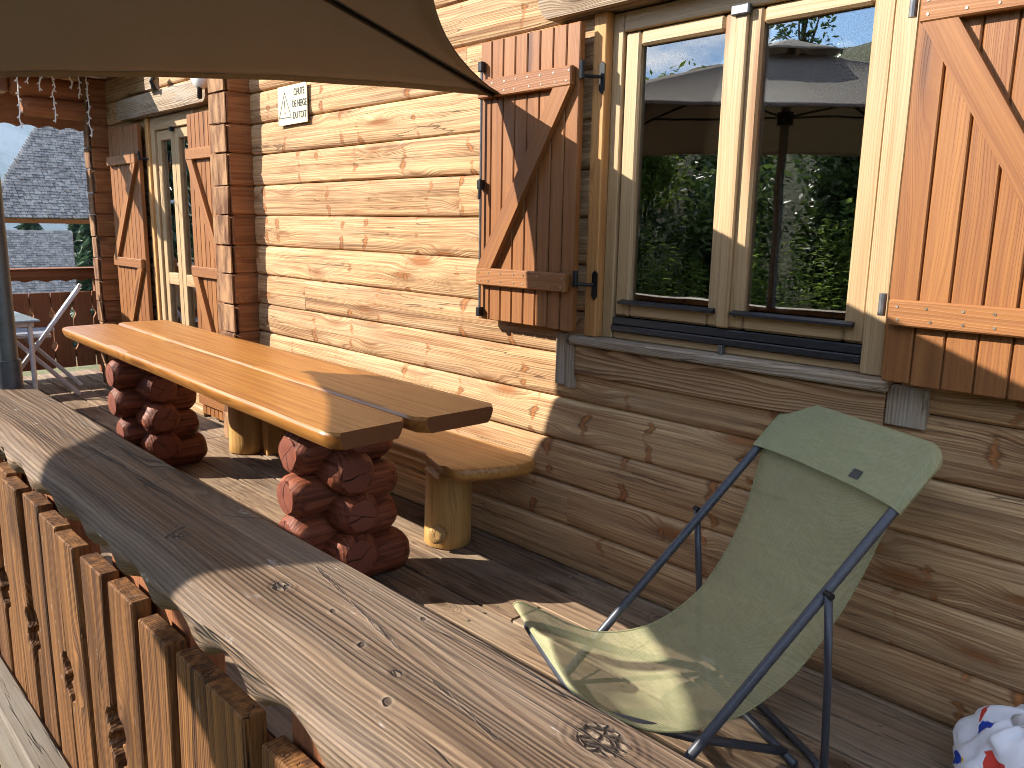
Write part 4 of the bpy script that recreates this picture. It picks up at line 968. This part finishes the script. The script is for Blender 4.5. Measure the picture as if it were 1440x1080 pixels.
# ------------------------------------------------------------------ string lights
sl_=thing('string_lights','white icicle string lights hanging under the porch eave','string lights',(-6.6,-.4,2.3))
b=MB(); b.tube([(-6.55,-1.2+i*.06,2.31+.008*math.sin(i*1.7)) for i in range(20)],.004,6); b.build('cable',M['cable'],sl_,smooth=True)
for (y_,L) in ((-1.02,.3),(-.85,.22),(-.64,.40),(-.575,.10),(-.50,.14),(-.42,.34),(-.31,.10),(-.25,.16),(-.20,.42)):
    b=MB(); pts_=[]; n_=int(L/.02)
    for i in range(n_+1): pts_.append((-6.55+.008*mnoise.noise((i*.5,y_*9,0)),y_+.022*mnoise.noise((i*.33,y_*31,2))*min(1,i/3),2.305-L*i/n_))
    b.tube(pts_,.0045,6); st_=b.build('strand',M['cable'],sl_,smooth=True)
    b=MB()
    for i in range(2,n_,2):
        sgn=1 if (i//2)%2 else -1; p=Vector(pts_[i]); b.tube([p,p+Vector((0,sgn*.016,-.012))],.0048,6)
    if len(b.v): 
        q=b.build('bulb',M['cable'],st_); q['kind']='stuff'

# ------------------------------------------------------------------ printed bag
BX,BY=-.35,-.13
bg=tag(MB().build('tmp',M['bag']) if False else None or thing('cloth_bag','white cloth bag printed with red, blue and yellow shapes against the wall base','bag',(BX,BY,0)))
def bagf(u,v):
    a_=2*math.pi*u; zz=v; r_=(.155*math.sin(math.pi*min(1,.12+.88*zz))**.55) if zz<.999 else 0
    r_=.16*(1-zz**3.2)**.6*(1-.25*(1-zz)**4)
    k=1+.24*mnoise.noise((math.cos(a_)*1.6,math.sin(a_)*1.6,zz*2.5))+.13*abs(mnoise.noise((math.cos(a_)*3+4,math.sin(a_)*3,zz*4)))+.07*mnoise.noise((math.cos(a_)*5,math.sin(a_)*5,zz*5))
    return (BX+math.cos(a_)*r_*k*1.1, BY+math.sin(a_)*r_*k*.8, .185*zz+.035*mnoise.noise((math.cos(a_)*3,math.sin(a_)*3,zz)))
b=MB(); b.grid(bagf,72,30,lambda u,v:(u*.9,v*.32,0)); b.build('bag_body',M['bag'],bg,smooth=True)
b=MB(); b.tube([(BX-.05,BY-.02,.18),(BX-.02,BY-.05,.215),(BX+.04,BY-.03,.205),(BX+.06,BY+.02,.18)],.016,10); b.build('bag_handle',M['bag'],bg,smooth=True)

# ------------------------------------------------------------------ neighbouring chalets downhill
def roof_plane(name,label,x0,z0,ang,ya,yb,yl,yr,zt,row,sw,wallc):
    t_=thing(name,label,'house',(x0,(ya+yb)/2,gz(x0,(ya+yb)/2)))
    a=R(ang); up=Vector((-math.cos(a),0,math.sin(a))); nrm=Vector((math.sin(a),0,math.cos(a)))
    L=(zt-z0)/math.sin(a); n=int(L/row); mb=MB()
    for i in range(n):
        f=i/n; y0=ya+(yl-ya)*f; y1=yb+(yr-yb)*f; y=y0
        while y<y1:
            w=sw*random.uniform(.7,1.3); w=min(w,y1-y)
            if w<.02: break
            c=Vector((x0,y+w/2,z0))+up*(i*row+row*.75)+nrm*(.03+random.uniform(-.004,.006))
            d=up-nrm*.055
            mb.board(c,(row*1.6+random.uniform(-.03,.03),w-.014,.030),d,(0,1,0),.002)
            y+=w
    mb.build('roof',M['shingle'],t_)
    ub=MB(); vs=[Vector((x0,ya,z0)),Vector((x0,yb,z0)),Vector((x0,yr,z0))+up*L,Vector((x0,yl,z0))+up*L]
    v2=[v-nrm*.14 for v in vs]; ub.add(vs+v2,[(0,1,2,3),(7,6,5,4),(0,4,5,1),(1,5,6,2),(2,6,7,3),(3,7,4,0)],vs+v2); ub.build('roof_boarding',M['farrail'],t_)
    wb_=MB(); zg=gz(x0-.8,ya)-.5
    for k in range(int((z0-.1-zg)/.25)+1): wb_.box(x0-5,x0-.9,max(ya+.5,wallc or -99),yb-.6,zg+k*.25,zg+k*.25+.245,'y',.02)
    wb_.build('wall',M['farrail'],t_)
    return t_
roof_plane('neighbour_chalet','near neighbouring chalet with steep grey shingle hip roof behind the far railing',-24,1.28,35,2.45,8.5,6.15,6.5,5.4,.135,.15,6.7)
roof_plane('neighbour_chalet','lower neighbouring chalet with small grey shingle roof further downhill',-43.5,-2.6,34,6.0,9.9,7.7,11.25,.60,.19,.21,None)
# ------------------------------------------------------------------ vegetation
def leafball(mb,c,r,n,size,seed,squash=1.0,up=.3,gap=.35):
    rr=random.Random(seed)
    for i in range(n):
        while True:
            d=Vector((rr.gauss(0,1),rr.gauss(0,1),rr.gauss(0,1))).normalized()
            k=rr.random()**.45; p=Vector((d.x*r*k,d.y*r*k,d.z*r*k*squash))
            if mnoise.noise((p.x*2.2/r+seed,p.y*2.2/r,p.z*2.2/r))>-gap: break
        p=p+Vector(c); s=size*rr.uniform(.6,1.4)
        u=Vector((rr.gauss(0,1),rr.gauss(0,1),rr.gauss(0,.6))).normalized(); w=u.cross(Vector((rr.gauss(0,1),rr.gauss(0,1),rr.gauss(0,1)))).normalized()
        vs=[p-u*s,p+w*s*.42,p+u*s,p-w*s*.42]; mb.add(vs,[(0,1,2,3)],vs,rr.random())
def shrub(x,y,h,r,n,leaf,label,seed,mat,name='shrub',cat='shrub',group=None):
    z=gz(x,y); t_=thing(name,label,cat,(x,y,z),group)
    mb=MB(); rr=random.Random(seed)
    stems=MB()
    for i in range(7):
        a_=rr.uniform(0,6.28); top=Vector((x+math.cos(a_)*r*.6*rr.random(),y+math.sin(a_)*r*.6*rr.random(),z+h*rr.uniform(.6,1)))
        b_=Vector((x+rr.uniform(-.12,.12),y+rr.uniform(-.12,.12),z-.05)); m_=b_.lerp(top,.5)+Vector((rr.uniform(-.1,.1),rr.uniform(-.1,.1),0))
        stems.tube([b_,m_,top],.016,6,r2=.004)
        for q in (.35,.55,.75,.95): leafball(mb,b_.lerp(top,q)+Vector((rr.uniform(-.15,.15)*r,rr.uniform(-.15,.15)*r,0)),r*.42,n//28,leaf,seed+i*10+int(q*10))
    stems.build('stem',M['trunk'],t_,smooth=True); mb.build('foliage',mat,t_)
    return t_
def weeds(x,y,h,n,label,seed,group=None):
    """clump of tall upright weeds with many narrow leaves"""
    z=gz(x,y); t_=thing('tall_weeds',label,'plant',(x,y,z),group); rr=random.Random(seed); st=MB(); lf=MB()
    for i in range(n):
        bx,by=x+rr.gauss(0,.28),y+rr.gauss(0,.22); hh=h*rr.uniform(.55,1.1); tip=Vector((bx+rr.uniform(-.12,.12),by+rr.uniform(-.12,.12),z+hh)); b_=Vector((bx,by,z-.02))
        st.tube([b_,b_.lerp(tip,.5)+Vector((rr.uniform(-.03,.03),0,0)),tip],.004,5,r2=.0015)
        k=int(hh/.028)
        for j in range(4,k):
            p=b_.lerp(tip,j/k); a_=j*2.4+rr.random(); L=.10*(1-.6*abs(j/k-.45))*rr.uniform(.7,1.3)
            d=Vector((math.cos(a_),math.sin(a_),rr.uniform(-.1,.5))); w=Vector((-d.y,d.x,0)).normalized()*L*.14
            vs=[p,p+d*L*.5+w,p+d*L-Vector((0,0,L*.25)),p+d*L*.5-w]; lf.add(vs,[(0,1,2,3)],vs,rr.random())
    st.build('stem',M['fern'],t_); lf.build('foliage',M['fern'],t_)
SH=[(-4.6,-5.2,1.6,.75,'leaf','leafy green shrub on the bank behind the parasol'),(-6.3,-5.4,1.8,.85,'leaf','broad bushy shrub on the bank uphill of the picnic table'),(-3.0,-5.3,1.5,.75,'fern','shrub with lighter leaves on the bank opposite the window'),(-8.2,-5.9,2.0,1.0,'leaf','tallest shrub on the bank, past the far railing'),(-5.4,-6.6,1.7,.9,'leaf','second row shrub higher on the bank above the weeds'),(-3.8,-6.5,1.6,.9,'leaf','rounded dark shrub higher up the bank'),(-3.75,-5.9,1.6,.8,'leaf','dense shrub straight behind the tall weeds on the bank'),(-2.3,-6.3,1.6,.9,'leaf','rounded shrub on the bank nearest the printed bag end'),(-1.6,-5.4,1.5,.8,'leaf','low spreading shrub on the bank behind the photographer'),(-7.2,-7.2,1.9,1.0,'fern','pale green shrub at the top of the bank'),(-10.2,-7.0,2.2,1.2,'leaf','big shrub on the bank farthest from the chalet')]
for i_,(x_,y_,h_,r_,m_,l_) in enumerate(SH): shrub(x_,y_,h_,r_,5200,.050,l_,121+i_,M[m_],group='shrubs on the bank')
wl_=[(-3.6,-4.3,1.15),(-4.4,-4.35,1.0),(-5.1,-4.5,1.2),(-2.8,-4.4,1.0),(-5.9,-4.6,1.1),(-2.2,-4.8,1.05),(-6.8,-5.0,1.2),(-3.2,-4.8,1.25),(-4.0,-4.9,1.2),(-4.8,-5.0,1.25),(-1.5,-4.6,1.0)]
for i,(x_,y_,h_) in enumerate(wl_):
    weeds(x_,y_,h_,26,'clump of tall narrow leaved weeds on the bank opposite the window',40+i,'tall weeds along the bank')
def tree(name,label,x,y,h,r,seed,mat,n,leaf,conifer=False,group=None):
    z=gz(x,y); t_=thing(name,label,'tree',(x,y,z),group); rr=random.Random(seed)
    tr=MB(); tr.tube([(x,y,z-.3),(x+.02*h,y,z+h*.5),(x,y,z+h*.95)],.022*h,9,r2=.004*h); cr_=MB()
    if conifer:
        k=int(h*3.2)
        for i in range(3,k):
            f=i/k; L=r*(1-f)*rr.uniform(.8,1.1)+.05*r
            for q in range(7):
                a_=rr.uniform(0,6.28); d=Vector((math.cos(a_),math.sin(a_),-.25)); b_=Vector((x,y,z+h*f))
                tr.tube([b_,b_+d*L],.004*h*(1-f)+.003,4,r2=.002)
                for m_ in range(int(n/k/7)):
                    p=b_+d*L*rr.uniform(.15,1)+Vector((rr.gauss(0,.05*r),rr.gauss(0,.05*r),rr.gauss(0,.03*r))); s=leaf*rr.uniform(.6,1.3)
                    u=(d+Vector((rr.gauss(0,.5),rr.gauss(0,.5),rr.gauss(0,.3)-.2))).normalized(); w=u.cross(Vector((rr.gauss(0,1),rr.gauss(0,1),1))).normalized()
                    vs=[p-u*s,p+w*s*.3,p+u*s,p-w*s*.3]; cr_.add(vs,[(0,1,2,3)],vs,rr.random())
    else:
        for i in range(16):
            a_=rr.uniform(0,6.28); f=rr.uniform(.35,1); q=r*rr.uniform(.2,.85)*(1.15-f*.5); c_=Vector((x+math.cos(a_)*q,y+math.sin(a_)*q,z+h*f))
            tr.tube([(x,y,z+h*f*.6),c_],.010*h,6,r2=.003*h); leafball(cr_,c_,r*.42,n//16,leaf,seed*7+i)
    tr.build('trunk',M['trunk'],t_,smooth=True); cr_.build('crown',mat,t_)
tree('birch_tree','slender open crowned tree on the bank behind the parasol',-5.7,-8.5,2.3,.55,61,M['leaf'],700,.05)
for i,(x_,y_,h_,r_) in enumerate(((-60,9.0,6.8,3.0),(-62,12.5,7.2,3.2),(-64,16.0,7.0,3.0),(-58,15.2,8.6,2.6),(-66,19,9,3))):
    tree('conifer_tree','dark green conifer rising between the two shingle roofs',x_,y_,h_-gz(x_,y_)*.0+ (abs(gz(x_,y_))-9.5)+4.3,r_,70+i,M['needle'],3600,.42,True,'conifers downhill between the roofs')
for i,(x_,y_,h_,r_) in enumerate(((-13.2,-2.7,4.6,1.5),(-15.5,-3.9,5.6,1.8),(-12.6,-4.6,4.2,1.4))):  # out-of-view conifers, added so the door panes mirror something dark
    tree('conifer_tree','unseen conifer added out of frame to darken the reflection in the terrace door',x_,y_,h_,r_,90+i,M['needle'],4200,.14,True,'unseen conifers added for the door glass')
# dry grass outside the railing
gr=MB(); rr=random.Random(5)
for i in range(15000):
    x_=rr.gauss(-1.7,1.5); y_=-1.888-abs(rr.gauss(0,.42)); z=-.05; h_=rr.uniform(.03,.13); a_=rr.uniform(0,6.28); l=rr.uniform(.2,1.1)*h_; w=.0022
    p=Vector((x_,y_,z)); d=Vector((math.cos(a_),math.sin(a_),0)); s_=Vector((-d.y,d.x,0))*w
    vs=[p-s_,p+s_,p+d*l*.4+Vector((0,0,h_*.7))+s_*.7,p+d*l*.4+Vector((0,0,h_*.7))-s_*.7,p+d*l+Vector((0,0,h_))]
    gr.add(vs,[(0,1,2,3),(3,2,4)],vs,rr.random())
tag(gr.build('grass',M['drygrass']),'dry grass outside the foot of the near railing',kind='stuff')
# mountains
mt=MB()
def mf(u,v):
    y_=-2600+6000*u; x_=-2600-1500*v
    h=(v**.8)*(950+500*mnoise.noise((u*5,1,0))+220*mnoise.noise((u*13,v*3,4))+90*mnoise.noise((u*37,v*9,7)))
    return (x_,y_,-230+h)
mt.grid(mf,120,26); tag(mt.build('mountains',M['mountain'],smooth=True),'hazy blue mountain range on the horizon',kind='structure')

# the mountain air that fades the far range
hz=MB(); hz.add([(x,y,z) for x in (-4400,3100) for y in (-3100,3600) for z in (-560,1250)],[(0,1,3,2),(4,6,7,5),(0,4,5,1),(2,3,7,6),(0,2,6,4),(1,5,7,3)],[(0,0,0)]*8,.5)
def haze_mat():
    m=bpy.data.materials.new('mountain_air'); m.use_nodes=True; t=m.node_tree; t.nodes.clear(); o=N(t,'ShaderNodeOutputMaterial'); v=N(t,'ShaderNodeVolumePrincipled')
    v.inputs['Color'].default_value=(.60,.80,1,1); v.inputs['Density'].default_value=.00009; v.inputs['Anisotropy'].default_value=.0; t.links.new(v.outputs[0],o.inputs['Volume']); return m
tag(hz.build('haze',haze_mat()),'pale blue mountain air in front of the far range',kind='stuff')
